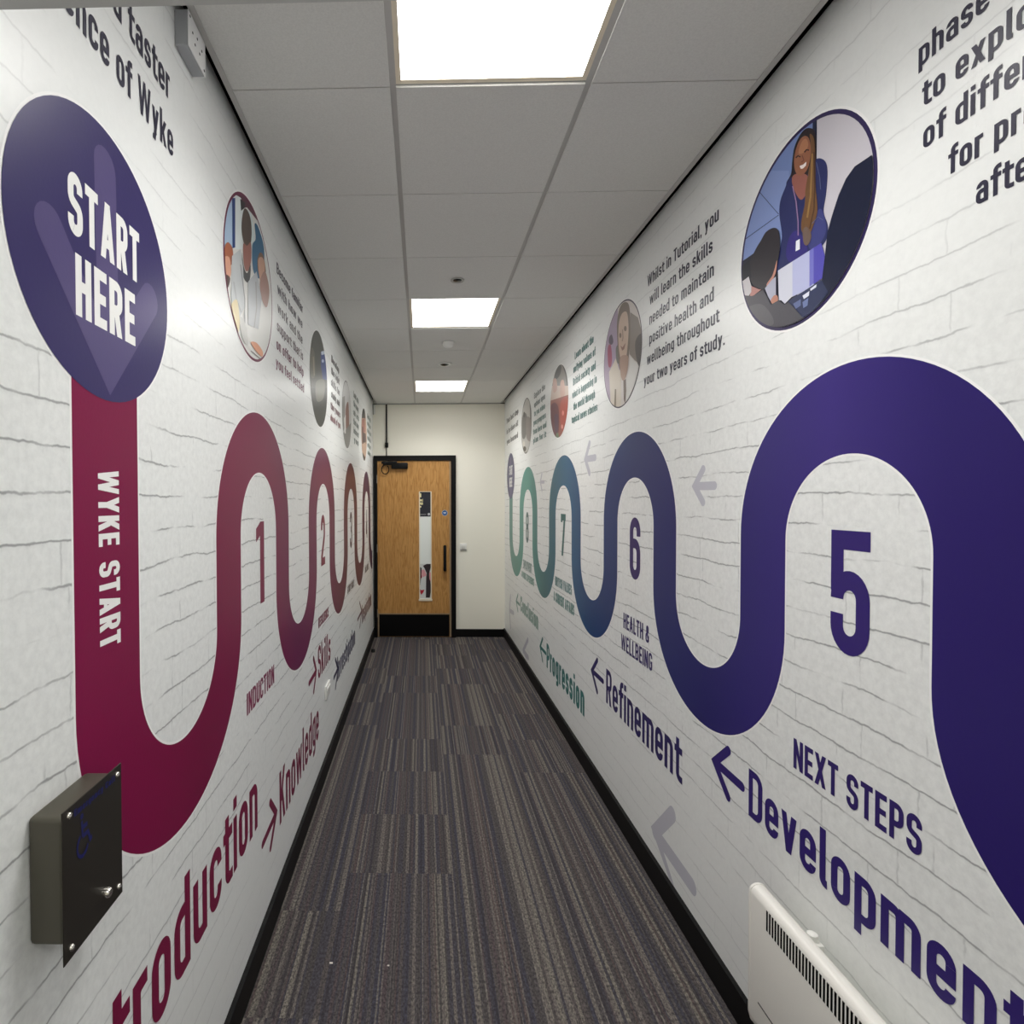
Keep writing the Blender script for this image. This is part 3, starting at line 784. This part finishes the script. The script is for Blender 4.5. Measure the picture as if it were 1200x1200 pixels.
A = [
 ((118, 138, 190), [(850, 90), (955, 90), (955, 330), (850, 330)], 0),
 ((132, 150, 200), [(850, 200), (925, 200), (925, 320), (850, 320)], 0),
 ((60, 72, 104), stroke([(887, 221), (913, 251)], .9), 0),
 ((60, 72, 104), stroke([(870, 283), (913, 252)], .9), 0),
 ((40, 42, 56), [(862, 312), (885, 296), (905, 280), (918, 300), (935, 330), (935, 400), (860, 400)], 0),
 ((24, 34, 62), [(953, 100), (958.5, 100), (957.5, 192), (953, 192)], 0),
 ((40, 30, 34), [(949, 150), (942, 153), (936, 162), (931, 175), (929, 190), (927.5, 204), (922, 216), (930, 226), (950, 215), (957, 190), (956, 156)], 1),
 ((42, 48, 96), [(927, 208), (920, 222), (915, 236), (914, 252), (917, 276), (914, 296), (912, 320), (940, 304), (966, 286), (971, 266), (966, 248), (969, 226), (970.5, 200), (967, 188), (958, 186), (953, 196), (940, 212)], 1),
 ((62, 66, 124), [(957, 250), (964, 246), (969, 268), (962, 285), (950, 292), (948, 276)], 1),
 ((52, 44, 120), [(925, 280), (934, 270), (944, 282), (946, 296), (930, 308), (922, 300)], 1),
 ((150, 94, 84), [(930, 206), (938, 203), (947, 206), (948, 220), (944, 230), (939, 234), (933, 226), (929, 214)], 1),
 ((150, 98, 74), [(942, 160), (936, 168), (932, 182), (931.5, 194), (934, 203), (939, 206), (946, 200), (950, 188), (951, 172), (948, 161)], 1),
 ((178, 124, 92), [(942, 164), (938, 172), (937, 180), (944, 178), (948, 170), (946, 163)], 1),
 ((58, 34, 34), stroke([(933.5, 185), (936, 182.5), (939, 184)], 1.6), 0),
 ((58, 34, 34), stroke([(943.5, 178.5), (946, 175.5), (949, 176)], 1.6), 0),
 ((120, 70, 58), stroke([(941, 182), (943, 188), (940, 190)], 1.2), 0),
 ((238, 226, 222), [(938, 194.5), (942, 193), (946, 189.5), (945.5, 194), (942, 197.5), (939.5, 198)], 0),
 ((112, 80, 52), [(950, 157), (955, 163), (956.5, 190), (957, 220), (959, 246), (955, 262), (949, 275), (941, 272), (940, 260), (944, 240), (945, 222), (948, 204), (951, 186), (951, 168)], 1),
 ((150, 116, 70), stroke([(953, 180), (952, 205), (951, 230), (947, 255)], 2.0), 0),
 ((78, 54, 40), stroke([(955, 178), (956, 215), (955, 245), (950, 268)], 1.4), 0),
 ((110, 92, 84), [(942, 270), (947, 266), (952, 276), (948, 287), (943, 285)], 1),
 ((150, 122, 160), stroke([(930, 218), (934, 236), (936.5, 260), (936.5, 276)], 1.3), 0),
 ((236, 238, 246), [(934, 282.5), (938.5, 280), (938.5, 292), (933.5, 294.5)], 0),
 ((96, 104, 140), stroke([(958, 190), (962, 208), (963, 222)], .8), 0), ((96, 104, 140), stroke([(953, 262), (960, 254), (966, 258)], .8), 0),
 ((22, 28, 54), [(1032, 178), (1024, 181), (1015, 187), (1003, 195), (993, 209), (984, 229), (976, 254), (971, 272), (968, 300), (964, 332), (955, 355), (990, 380), (1050, 300), (1050, 185)], 0),
 ((184, 188, 224), [(913, 317), (955, 290.5), (955, 334), (940, 343), (925, 350), (921, 356), (917, 352), (914, 352)], 0),
 ((210, 212, 226), [(913, 317), (930, 306.5), (930, 347), (921, 356), (917, 352), (914, 352)], 0),
 ((116, 116, 196), [(950, 293.5), (957, 289), (957, 330), (950, 336)], 0),
 ((84, 78, 176), [(955, 290.5), (964, 284.5), (968, 300), (965, 326), (955, 333)], 0),
 ((44, 52, 86), [(925, 353), (964, 328), (972, 342), (950, 372), (930, 372)], 0),
 ((222, 226, 240), [(942, 346.5), (950, 341), (949.5, 346.5), (943.5, 350.5)], 0),
 ((222, 226, 240), [(951, 338.5), (958.5, 333), (958, 336.5), (951.5, 341)], 0),
 ((96, 108, 150), [(931, 356), (940, 350.5), (940, 358), (934, 362)], 0), ((110, 124, 170), [(942, 354), (949, 349), (948, 358), (943, 361)], 0),
 ((50, 46, 52), [(893, 282), (899, 272), (908, 267), (914, 271), (915.5, 288), (913, 305), (908, 320), (902, 334), (894, 338), (884, 334), (880, 322), (880, 308), (887, 292)], 1),
 ((34, 34, 44), [(868, 314), (880, 304), (882, 325), (870, 330)], 0),
 ((196, 140, 124), [(912, 305), (911, 318), (906, 330), (902, 337), (900, 333), (907, 322)], 1),
 ((186, 134, 128), [(882, 335), (891, 339), (894, 339), (885, 346), (880, 348)], 0),
 ((206, 202, 206), [(871, 330), (879, 324), (882, 335), (882, 342), (878, 348), (873, 345)], 0),
 ((176, 178, 196), [(898, 338), (906, 328), (911, 324), (911, 346), (906, 355), (902, 348)], 0),
 ((186, 130, 110), [(905, 352), (909, 346), (913, 347), (913, 353), (907, 356)], 1),
 ((74, 72, 80), [(860, 350), (873, 346), (884, 347), (896, 339), (901, 348), (905, 357), (914, 352), (921, 357), (926, 354), (934, 362), (944, 374), (930, 400), (870, 400)], 0),
 ((92, 90, 96), [(876, 362), (892, 356), (904, 366), (908, 380), (892, 382), (880, 374)], 1),
]
photo(WR, (1.530, 2.412), .263, (48, 38, 84), .010, (202, 198, 206), A, 'largest round photo on the right wall: smiling long-haired person leaning over a laptop')
B = [
 ((176, 160, 182), [(705, 375), (724, 362), (727, 430), (718, 480), (705, 460)], 0),
 ((106, 96, 110), [(714, 396), (717, 392), (719, 400), (717, 404), (714, 402)], 1),
 ((168, 96, 118), [(712.5, 408), (716, 404), (717.5, 420), (716, 430), (713, 428)], 1),
 ((120, 120, 116), [(722, 408), (726, 405), (727, 424), (723, 424)], 1),
 ((214, 204, 190), [(714, 436), (722, 420), (728, 440), (728, 480), (716, 476)], 0),
 ((142, 132, 124), [(739, 366), (748, 372), (754, 395), (754, 430), (744, 422), (738, 415)], 0),
 ((98, 92, 90), [(745, 400), (754, 392), (754, 432), (747, 424)], 1),
 ((128, 114, 104), [(727, 360), (733, 354), (738, 360), (739, 390), (737, 420), (732, 440), (726, 430), (724, 402), (723.5, 378)], 1),
 ((206, 182, 164), [(729, 368), (735, 366), (737, 384), (736, 404), (734, 420), (730.5, 428), (727, 418), (725, 400), (725.5, 380)], 1),
 ((136, 116, 102), ell(727.4, 393, 1.3, 3.0), 0), ((136, 116, 102), ell(733.2, 385, 1.6, 3.2), 0), ((170, 146, 130), stroke([(730, 386), (730.5, 396), (729.5, 400)], 1.2), 0),
 ((150, 112, 102), [(727.5, 405), (730, 407), (733.5, 402), (732, 409), (729.5, 411)], 0),
 ((176, 146, 130), [(727, 420), (733, 416), (737, 420), (735, 438), (731, 446), (728, 440)], 1),
 ((222, 220, 216), [(739, 418), (749, 428), (746, 452), (734, 476), (734, 446), (738, 430)], 0),
 ((116, 100, 92), [(731, 446), (734, 444), (734.5, 458), (733, 474), (731.5, 468)], 0),
 ((140, 128, 108), [(721, 456), (722.5, 456), (722, 482), (720, 480)], 0),
]
photo(WR, (2.850, 2.420), .267, (66, 58, 76), .007, (214, 206, 202), B, 'round photo of a person with pale hair, second along the right wall')
Cc = [
 ((150, 144, 138), [(644, 420), (668, 420), (668, 452), (644, 452)], 0),
 ((96, 96, 96), [(650, 432), (655, 426), (658, 430), (656, 440), (651, 444)], 1), ((96, 96, 96), stroke([(660, 428), (664, 440), (665, 452)], 1.4), 0),
 ((206, 164, 148), [(648, 446), (652, 444), (653, 456), (649, 460)], 1), ((214, 176, 160), [(657, 448), (661, 446), (662, 462), (657, 464)], 1),
 ((156, 90, 80), [(644, 470), (668, 462), (668, 520), (650, 520)], 0), ((178, 84, 72), [(657, 472), (665, 466), (666, 492), (660, 506), (657, 496)], 1),
 ((110, 58, 70), [(646, 476), (651, 472), (655, 480), (655, 505), (650, 512), (646, 496)], 1), ((92, 60, 84), [(650, 488), (654, 486), (654, 504), (651, 506)], 1),
 ((224, 150, 140), ell(660, 484, 1.2, 3), 0), ((226, 160, 150), ell(659, 500, 1.2, 2.6), 0), ((112, 130, 104), ell(653.5, 511, 1.8, 4), 0),
]
photo(WR, (4.130, 2.414), .268, None, .002, (214, 190, 176), Cc, 'round photo in reds and browns, third along the right wall')
Dd = [
 ((96, 96, 96), stroke([(616, 467), (612, 480), (611.5, 500)], 1.3), 0), ((104, 104, 104), stroke([(621, 468), (622, 484), (622, 500)], 1.2), 0),
 ((116, 114, 112), [(612, 490), (616, 484), (618, 492), (616, 512), (612, 512)], 1), ((84, 82, 80), ell(614.5, 486, 1.2, 3.4), 0), ((90, 88, 86), ell(618, 510, 1.2, 4), 0),
 ((142, 134, 132), [(617, 490), (622, 492), (622, 516), (617, 512)], 1), ((214, 210, 200), ell(614, 520, 1.5, 3), 0), ((74, 66, 52), ell(615, 526, 1.8, 3), 0), ((96, 92, 84), ell(617, 531, 1.6, 1.6), 0),
]
photo(WR, (5.412, 2.408), .270, (120, 120, 118), .010, (190, 188, 184), Dd, 'grey round photo farthest along the right wall')
E1 = [
 ((172, 196, 222), [(255, 225), (272, 225), (272, 292), (258, 292)], 0),
 ((226, 234, 234), [(275, 225), (284, 225), (286, 262), (284, 292), (275, 292)], 0),
 ((92, 40, 62), [(272, 226), (290, 228), (304, 262), (296, 252), (289, 243), (284, 244), (282, 232)], 0),
 ((34, 66, 130), [(271.5, 232), (275.2, 232), (275.2, 290), (272, 291)], 0),
 ((44, 40, 44), [(281, 233), (287, 238), (286, 244), (282, 247)], 0),
 ((216, 228, 228), [(286, 243), (294, 250), (298, 276), (296, 300), (292, 280)], 0),
 ((48, 104, 140), [(298, 262), (303, 268), (309, 292), (308, 322), (302, 326), (296, 316), (295, 288), (299, 280)], 1),
 ((84, 70, 62), [(285, 246), (289, 246), (293, 256), (294.5, 272), (293, 286), (288, 290), (284, 280), (282.5, 264)], 1),
 ((162, 108, 98), [(284.5, 286), (289, 288), (293.5, 284), (294, 302), (292, 314), (288, 318), (285, 308)], 1),
 ((60, 62, 64), [(283, 296), (285, 312), (289, 320), (293, 310), (292.5, 326), (289, 331), (284, 322)], 1),
 ((128, 92, 70), [(304, 296), (308, 300), (311, 318), (308, 326), (303, 322), (301, 306)], 1),
 ((206, 162, 138), [(302, 304), (307, 302), (310, 312), (308, 330), (306, 336), (303, 322)], 1),
 ((170, 130, 118), [(304, 330), (310, 318), (315, 340), (312, 360), (306, 350)], 1),
 ((170, 96, 66), [(263, 288), (267, 284), (272, 292), (272, 306), (268, 312), (262, 304)], 1),
 ((222, 164, 138), [(262, 302), (268, 302), (270, 318), (267, 328), (262, 318)], 1),
 ((84, 56, 54), [(263, 322), (269, 326), (266, 338), (263, 334)], 1),
 ((198, 202, 204), [(271, 300), (281, 292), (284, 312), (286, 360), (276, 380), (270, 350)], 0), ((188, 192, 196), [(290, 330), (300, 318), (306, 350), (302, 386), (290, 380)], 0),
 ((150, 152, 154), stroke([(281, 310), (286, 350), (286, 380)], 1.1), 0), ((160, 160, 160), stroke([(299, 330), (300, 360), (297, 384)], 1.1), 0), ((176, 178, 180), stroke([(273, 330), (276, 350), (282, 366)], 1.2), 0),
 ((226, 208, 160), [(270, 360), (277, 352), (280, 380), (276, 392)], 1), ((200, 200, 196), [(280, 372), (286, 378), (290, 404), (283, 396)], 1),
 ((224, 158, 124), [(293, 401), (300, 402), (307, 412), (306, 418), (298, 410)], 1), ((120, 112, 112), stroke([(293, 411), (305, 421)], .8), 0),
]
photo(WL, (1.940, 2.452), .274, (112, 34, 70), .009, (226, 226, 222), E1, 'round photo of people in white coats, nearest on the left wall')
E2 = [
 ((110, 108, 98), [(363, 410), (368, 412), (369, 440), (364, 440)], 1), ((148, 140, 120), stroke([(367, 418), (368, 440)], 1.2), 0),
 ((60, 76, 128), [(375.5, 413), (382, 412), (384, 446), (378, 444), (376, 430)], 0), ((190, 200, 216), [(376, 412), (380, 411), (380.5, 415), (376.5, 416)], 0), ((176, 188, 210), ell(378, 423, 1.3, 2), 0),
 ((60, 62, 60), [(364, 455), (384, 455), (384, 510), (364, 510)], 0), ((112, 112, 102), [(370, 448), (380, 446), (379, 466), (371, 470)], 1),
]
photo(WL, (3.225, 2.390), .274, (84, 86, 84), .004, (82, 84, 80), E2, 'dark grey round photo with a small blue patch, second along the left wall')
E3 = [
 ((148, 146, 144), [(400, 466), (404, 464), (404, 500), (402, 506)], 0), ((142, 90, 78), [(405, 478), (408, 472), (409, 500), (407, 512), (405, 498)], 1),
 ((126, 124, 122), [(402, 508), (412, 494), (412, 530), (403, 530)], 0), ((232, 230, 228), [(403, 490), (405, 486), (405, 508), (403.6, 508)], 0),
]
photo(WL, (4.415, 2.372), .268, (124, 124, 124), .010, (206, 206, 206), E3, 'pale grey and brown round photo, third along the left wall')
E4 = [
 ((52, 54, 58), [(423, 472), (427, 472), (428, 490), (424, 490)], 0), ((168, 112, 102), [(424, 492), (427, 490), (428, 506), (424.5, 508)], 0), ((84, 60, 60), [(424, 506), (428.5, 508), (429, 520), (425, 518)], 0),
 ((196, 164, 142), [(425.5, 520), (428.5, 518), (428.5, 532), (426, 532)], 0), ((96, 84, 74), [(424.6, 530), (428, 536), (427, 543), (425, 540)], 0), ((90, 58, 56), [(424, 500), (425.5, 500), (425.8, 520), (424.4, 520)], 0),
]
photo(WL, (5.740, 2.372), .272, None, .002, (196, 160, 140), E4, 'round photo in browns and dark tones, nearest the oak door')

# ------------------------------------------------------------------ end door
d = bpy.data.objects.new('door_1', None); C.objects.link(d); d.location = (-.085, YB, 0); d['kind'] = 'structure'
YF = YB-.055                                     # face of the frame
f = MB()
f.box((-.588, YF, 0), (-.547, YB, 2.236)); f.box((.362, YF, 0), (.418, YB, 2.236)); f.box((-.547, YF, 2.176), (.362, YB, 2.236))
f.build('door_frame', M_black, d)
f = MB(); YD = YB-.035
VX0, VX1, VZ0, VZ1 = -.034, .121, .462, 1.797
f.box((-.545, YD, .006), (VX0, YB-.002, 2.172)); f.box((VX1, YD, .006), (.359, YB-.002, 2.172))
f.box((VX0, YD, .006), (VX1, YB-.002, VZ0)); f.box((VX0, YD, VZ1), (VX1, YB-.002, 2.172))
f.build('door_leaf', M_oak, d)
f = MB(); f.box((.340, YD-.0015, .29), (.357, YD, 2.168)); f.box((-.542, YD-.0015, .284), (.357, YD, .296)); f.box((-.543, YD-.0015, .01), (-.530, YD, .29)); f.box((.342, YD-.0015, .01), (.357, YD, .29))
f.build('edge_lipping', M_lip, d)
MB().bevbox((-.528, YD-.003, .010), (.338, YD, .282), .001).build('kick_plate', mat('kick_plate_black', (4, 4, 5), .4, 0, .2), d)
f = MB(); b_ = .012
f.box((VX0, YD-.004, VZ0), (VX0+b_, YD+.01, VZ1)); f.box((VX1-b_, YD-.004, VZ0), (VX1, YD+.01, VZ1)); f.box((VX0+b_, YD-.004, VZ1-.006), (VX1-b_, YD+.01, VZ1)); f.box((VX0-.006, YD-.010, VZ0-.012), (VX1+.006, YD+.01, VZ0+.010))
f.build('glazing_bead', mat('glazing_bead_cream', (232, 222, 200), .45), d)
f = MB().box((VX0, YD+.012, VZ0), (VX1, YD+.018, VZ1)); f.build('vision_panel', mat('frosted_glass', (238, 243, 240), .15), d)
f = MB(); f.tube([(.281, YD-.002, 1.115), (.281, YD-.05, 1.125), (.281, YD-.055, 1.09), (.281, YD-.055, .87), (.281, YD-.05, .835), (.281, YD-.002, .845)], .019, 10)
f.build('pull_handle', M_black, d, True)
for z in (.30, 1.10, 1.95):
    MB().box((-.552, YF-.002, z-.05), (-.543, YF+.004, z+.05)).build('hinge', mat('hinge_steel', (150, 145, 136), .35, .9), d)
# closer on the door
t = bpy.data.objects.new('door_closer', None); C.objects.link(t); t.parent = d; t.location = (0, 0, 0)
def on_door(mb, name, m, smooth=False):
    o = mb.build(name, m, None, smooth); o.data.transform(Matrix.Translation((.085, -YB, 0))); o.parent = t; return o
on_door(MB().bevbox((-.37, YD-.055, 2.072), (-.168, YD-.001, 2.148), .012), 'closer_body', M_black, True)
on_door(MB().bevbox((-.47, YF-.035, 2.118), (-.35, YD-.03, 2.142), .006).bevbox((-.49, YF-.040, 2.135), (-.30, YF-.002, 2.165), .006), 'closer_arm', M_black, True)
on_door(MB().tube([(-.465+.045*math.sin(a)+.02, YD-.03, 2.055-.055*math.cos(a)+.01) for a in [math.pi*(1.0+2*i/20*.9) for i in range(21)]], .006), 'cable_loop', M_black, True)
# things on and around the door
t = thing('poster', 'black notice with cut-off pale yellow words at the top of the door glass', 'poster', (.0435, YD+.011, 1.486))
yp = YD+.0105
MB().box((VX0+.004, yp, 1.488), (VX1-.010, yp+.0012, VZ1-.004)).build('sheet', mat('poster_black', (34, 36, 48), .3), t)
f = MB()
for (x0, x1, z0, z1) in ((-.028, -.006, 1.726, 1.772), (-.028, .018, 1.676, 1.700), (.006, .018, 1.670, 1.704), (-.028, .016, 1.640, 1.662), (-.014, .014, 1.632, 1.646), (-.028, -.006, 1.600, 1.618)):
    f.box((x0, yp-.0006, z0), (x1, yp, z1))
f.build('lettering', mat('poster_cream', (236, 226, 176), .4), t)
f = MB().box((-.026, yp-.0006, 1.512), (.055, yp, 1.516)); f.lathe([(.016, 0), (.016, .0006)], (.088, yp-.0006, 1.517), (0, 1, 0)); f.build('emblem', mat('poster_grey', (196, 196, 200), .4), t)
t = thing('poster', 'white poster with red shapes and dark figures at the foot of the door glass', 'poster', (.0435, YD+.011, .47))
MB().box((VX0+.012, yp, .478), (VX1-.012, yp+.0012, .905)).build('sheet', mat('poster_white', (214, 216, 214), .3), t)
def door_px(px, py):
    r = ROT @ Vector(((px-PPX)/F, -(py-PPY)/F, -1.0)); k = yp/r.y
    return (r.x*k, r.z*k+EYE)
def door_polys(name, m, polys):
    mb = MB()
    for i, pts in enumerate(polys):
        q = [door_px(480+x/15, 645+y/15) for x, y in pts]
        q = [(min(max(x, VX0+.0125), VX1-.0125), min(max(z, .479), .904)) for x, z in q]
        vs = [Vector((x, z, 0)) for x, z in q]
        mb.add([(x, yp-.0004-.00015*i, z) for x, z in q], [tuple(tr) for tr in geometry.tessellate_polygon([vs])])
    mb.build(name, m, t)
door_polys('dark_figure', mat('poster_dark', (44, 32, 36), .4), [[(235, 270), (300, 228), (370, 236), (372, 300), (350, 380), (360, 470), (378, 600), (372, 730), (355, 830), (285, 830), (290, 480), (300, 400), (265, 320)],
           [(172, 290), (210, 310), (208, 440), (180, 620), (168, 600)]])
door_polys('pink_shape', mat('poster_pink', (226, 160, 166), .4), [[(205, 345), (260, 335), (300, 440), (240, 470), (215, 440)], [(345, 400), (378, 380), (378, 560), (350, 500)]])
door_polys('red_shape', mat('poster_red', (190, 40, 56), .4), [[(168, 680), (205, 700), (262, 690), (240, 740), (205, 780), (180, 740)], [(172, 340), (195, 360), (220, 470), (190, 510), (170, 440)]])
t = thing('door_sign', 'small round blue sign on the oak door above the pull handle', 'sign', (.282, YD, 1.532))
MB().lathe([(.036, 0), (.036, -.002)], (.282, YD, 1.532), (0, 1, 0), 32).build('rim', mat('sign_pale', (190, 205, 214), .4), t)
MB().lathe([(.032, -.002), (.032, -.0028)], (.282, YD, 1.532), (0, 1, 0), 32).build('disc', mat('sign_blue', (40, 88, 150), .4), t)
MB().box((.264, YD-.0034, 1.534), (.300, YD-.0028, 1.540)).box((.268, YD-.0034, 1.524), (.296, YD-.0028, 1.530)).build('lettering', mat('sign_white', (230, 236, 240), .4), t)
t = thing('wall_switch', 'white switch plate on the cream wall right of the oak door', 'switch', (.512, YB, 1.11))
MB().bevbox((.470, YB-.012, 1.066), (.554, YB, 1.154), .003).build('plate', M_whiteplastic, t, True)
MB().bevbox((.488, YB-.018, 1.088), (.536, YB-.012, 1.134), .003).build('rocker', mat('switch_rocker', (222, 222, 216), .35), t, True)
MB().box((.474, YB-.0135, 1.070), (.550, YB-.012, 1.079)).build('label_strip', mat('grey_strip', (110, 110, 104), .5), t)
t = thing('conduit', 'black cable conduit dropping from the ceiling to the door closer', 'conduit', (-.431, YB, 2.3))
MB().bevbox((-.440, YB-.020, 2.395), (-.422, YB, ZC-.012), .003).build('trunking', M_black, t, True)
MB().bevbox((-.452, YB-.034, 2.338), (-.410, YB, 2.398), .005).build('junction_box', M_black, t, True)
MB().tube([(-.431, YB-.012, 2.340), (-.431, YB-.012, 2.30), (-.430, YB-.014, 2.236)], .0055).build('cable', mat('cable_grey', (70, 66, 60), .5), t, True)
t = thing('wall_bracket', 'small white bracket in the top left corner beside the end wall', 'bracket', (XL+.02, YB, 2.80))
MB().bevbox((XL+.006, YB-.03, 2.75), (XL+.030, YB, 2.862), .004).build('body', M_whiteplastic, t, True)
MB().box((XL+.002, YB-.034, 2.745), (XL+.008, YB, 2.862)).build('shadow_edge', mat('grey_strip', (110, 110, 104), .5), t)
tag(MB().lathe([(.024, 0), (.024, .020), (.020, .034), (.006, .038)], (-.545, 6.09, 0), (0, 0, 1), 20).build('door_stop', mat('rubber_black', (14, 14, 14), .6), None, True), 'small black rubber door stop on the carpet by the left skirting', 'door stop')

# ------------------------------------------------------------------ emergency call box
PX = -.541                                        # faceplate plane
t = thing('call_box', 'steel emergency call box with a blue wheelchair symbol on the left wall', 'call box', (XL, .888, 1.0))
MB().bevbox((XL, .812, 1.000), (PX-.002, .957, 1.197), .008, 0, 3).build('housing', mat('box_steel', (86, 83, 73), .5, .35), t, True)
MB().bevbox((PX-.002, .806, .973), (PX, .969, 1.208), .0007, 0, 1).build('faceplate', mat('plate_steel', (66, 62, 57), .42, .75), t)
for y, z in ((.822, 1.196), (.955, 1.193), (.824, .990), (.956, .992)):
    MB().lathe([(.0052, 0), (.0050, .002), (.0032, .0038), (.0006, .0044)], (PX, y, z), (1, 0, 0), 14).build('screw', M_chrome, t, True)
MB().lathe([(.0085, 0), (.0085, .006), (.0065, .009), (.001, .010)], (PX, .916, 1.010), (1, 0, 0), 18).build('button', M_chrome, t, True)
ink = mat('blue_ink', (20, 24, 92), .4)
class Plate: pass
def plate_polys(mb, polys):
    for i, p in enumerate(polys):
        n = len(p); ar = sum(p[i][0]*p[(i+1) % n][1]-p[(i+1) % n][0]*p[i][1] for i in range(n))
        if ar < 0: p = p[::-1]
        vs = [Vector((y, z, 0)) for y, z in p]
        mb.add([(PX+.0004+len(mb.f)*2e-6, y, z) for y, z in p], [tuple(tr) for tr in geometry.tessellate_polygon([vs])])
mb = MB(); polys, w_ = typeset('Emergency Call', .2)
plate_polys(mb, [[(.834+.112*x/w_, 1.1865+y*.011) for x, y in p] for p in polys]); mb.build('lettering', ink, t)
mb = MB(); o_ = (.838, 1.112)
def ic(pts): return [(o_[0]+x*.042, o_[1]+y*.07) for x, y in pts]
plate_polys(mb, [ic([(.36+.10*math.cos(a*math.pi/6), .93+.065*math.sin(a*math.pi/6)) for a in range(12)])])
for ln in ([(.36, .82), (.40, .46)], [(.40, .46), (.74, .46), (.86, .22), (.98, .26)], [(.38, .66), (.70, .66)]):
    plate_polys(mb, [ic(q_) for q_ in ribbon(ln, .10)])
plate_polys(mb, [ic(q_) for q_ in ribbon([(.40+.33*math.cos(a), .27+.25*math.sin(a)) for a in [math.radians(112+i*12) for i in range(20)]], .085)])
mb.build('wheelchair_symbol', ink, t)

# ------------------------------------------------------------------ white sounder box near the ceiling
t = thing('wall_sounder', 'white perforated sounder box high on the left wall under the ceiling edge', 'alarm sounder', (XL, 1.40, 2.79))
MB().bevbox((XL, 1.348, 2.790), (-.567, 1.452, ZC-.003), .002, 0, 1).build('housing', mat('sounder_grey', (176, 178, 182), .45), t)
MB().bevbox((-.567, 1.347, 2.789), (-.5645, 1.453, ZC-.004), .001, 0, 1).build('faceplate', mat('sounder_white', (236, 236, 236), .4), t)
f = MB()
for y, z in ((1.372, 2.838), (1.400, 2.846), (1.428, 2.838), (1.386, 2.820), (1.414, 2.820), (1.357, 2.866), (1.443, 2.800)):
    f.lathe([(.0032, 0), (.0032, .0004)], (-.5645, y, z), (1, 0, 0), 10)
f.build('sound_holes', M_matt_black, t)

# ------------------------------------------------------------------ double socket low on the left wall
t = thing('wall_socket', 'white wall socket low on the left wall below the word Skills', 'socket', (XL, 3.42, .455))
MB().bevbox((XL, 3.355, .452), (XL+.011, 3.495, .536), .003).build('plate', M_whiteplastic, t, True)
MB().bevbox((XL+.011, 3.375, .500), (XL+.016, 3.475, .520), .002).build('rocker', M_whiteplastic, t, True)

# ------------------------------------------------------------------ panel heater
HX0, HX1 = .921, .968
t = thing('panel_heater', 'white slotted panel heater on the right wall, cut by the bottom edge of the photo', 'heater', (.95, 1.15, .19))
prof = []
zt = .597
for i in range(9):
    a = math.pi*i/8; prof.append(((HX0+HX1)/2 + (HX1-HX0)/2*math.cos(a), zt-.0235+.0235*math.sin(a)))
prof += [(HX0, .235), (HX0+.006, .210), (HX0+.020, .195), (HX1, .19)]
MB().prism(prof, .70, 1.549).build('body', M_white, t, True)
pe = [((x-(HX0+HX1)/2)*1.05+(HX0+HX1)/2, (z-.40)*1.006+.40) for x, z in prof]
for ya in (1.549, .694): MB().prism(pe, ya, ya+.007).build('end_cap', M_white, t, True)
f = MB()
n_sl = 66
for i in range(n_sl):
    y = 1.478-.0116*i
    if y < .76: break
    f.box((HX0-.0006, y-.0062, .522), (HX0+.002, y, .576))
f.build('grille_slots', M_matt_black, t)
f = MB().box((HX0-.0005, .76, .2925), (HX0+.002, 1.512, .2965)); f.build('seam', mat('seam_grey', (70, 68, 66), .6), t)
for y in (1.36, .90):
    MB().box((HX1-.002, y-.02, .30), (XR, y+.02, .46)).build('bracket', mat('bracket_grey', (150, 150, 148), .4, .6), t)
MB().lathe([(.012, 0), (.012, .004), (.009, .004), (.009, .008), (.012, .010), (.012, .018), (.009, .020)], (.984, 1.395, .562), (0, 0, 1), 20).build('thermostat_knob', M_whiteplastic, t, True)
MB().box((HX1-.002, 1.375, .540), (1.000, 1.415, .563)).build('control_housing', M_whiteplastic, t)

# lint on the carpet
for x, y, r, lab in ((-.333, 1.962, .006, 'white scrap of lint on the carpet, left one of two'), (-.125, 1.955, .004, 'tiny white speck of lint on the carpet, right one of two')):
    tag(MB().bevbox((x-r, y-r*.6, 0), (x+r, y+r*.6, .003), .001, 0, 1).build('lint_scrap', mat('lint', (214, 208, 200), .8), None, True, (x, y, 0)), lab, 'lint', 'lint scraps on the carpet')
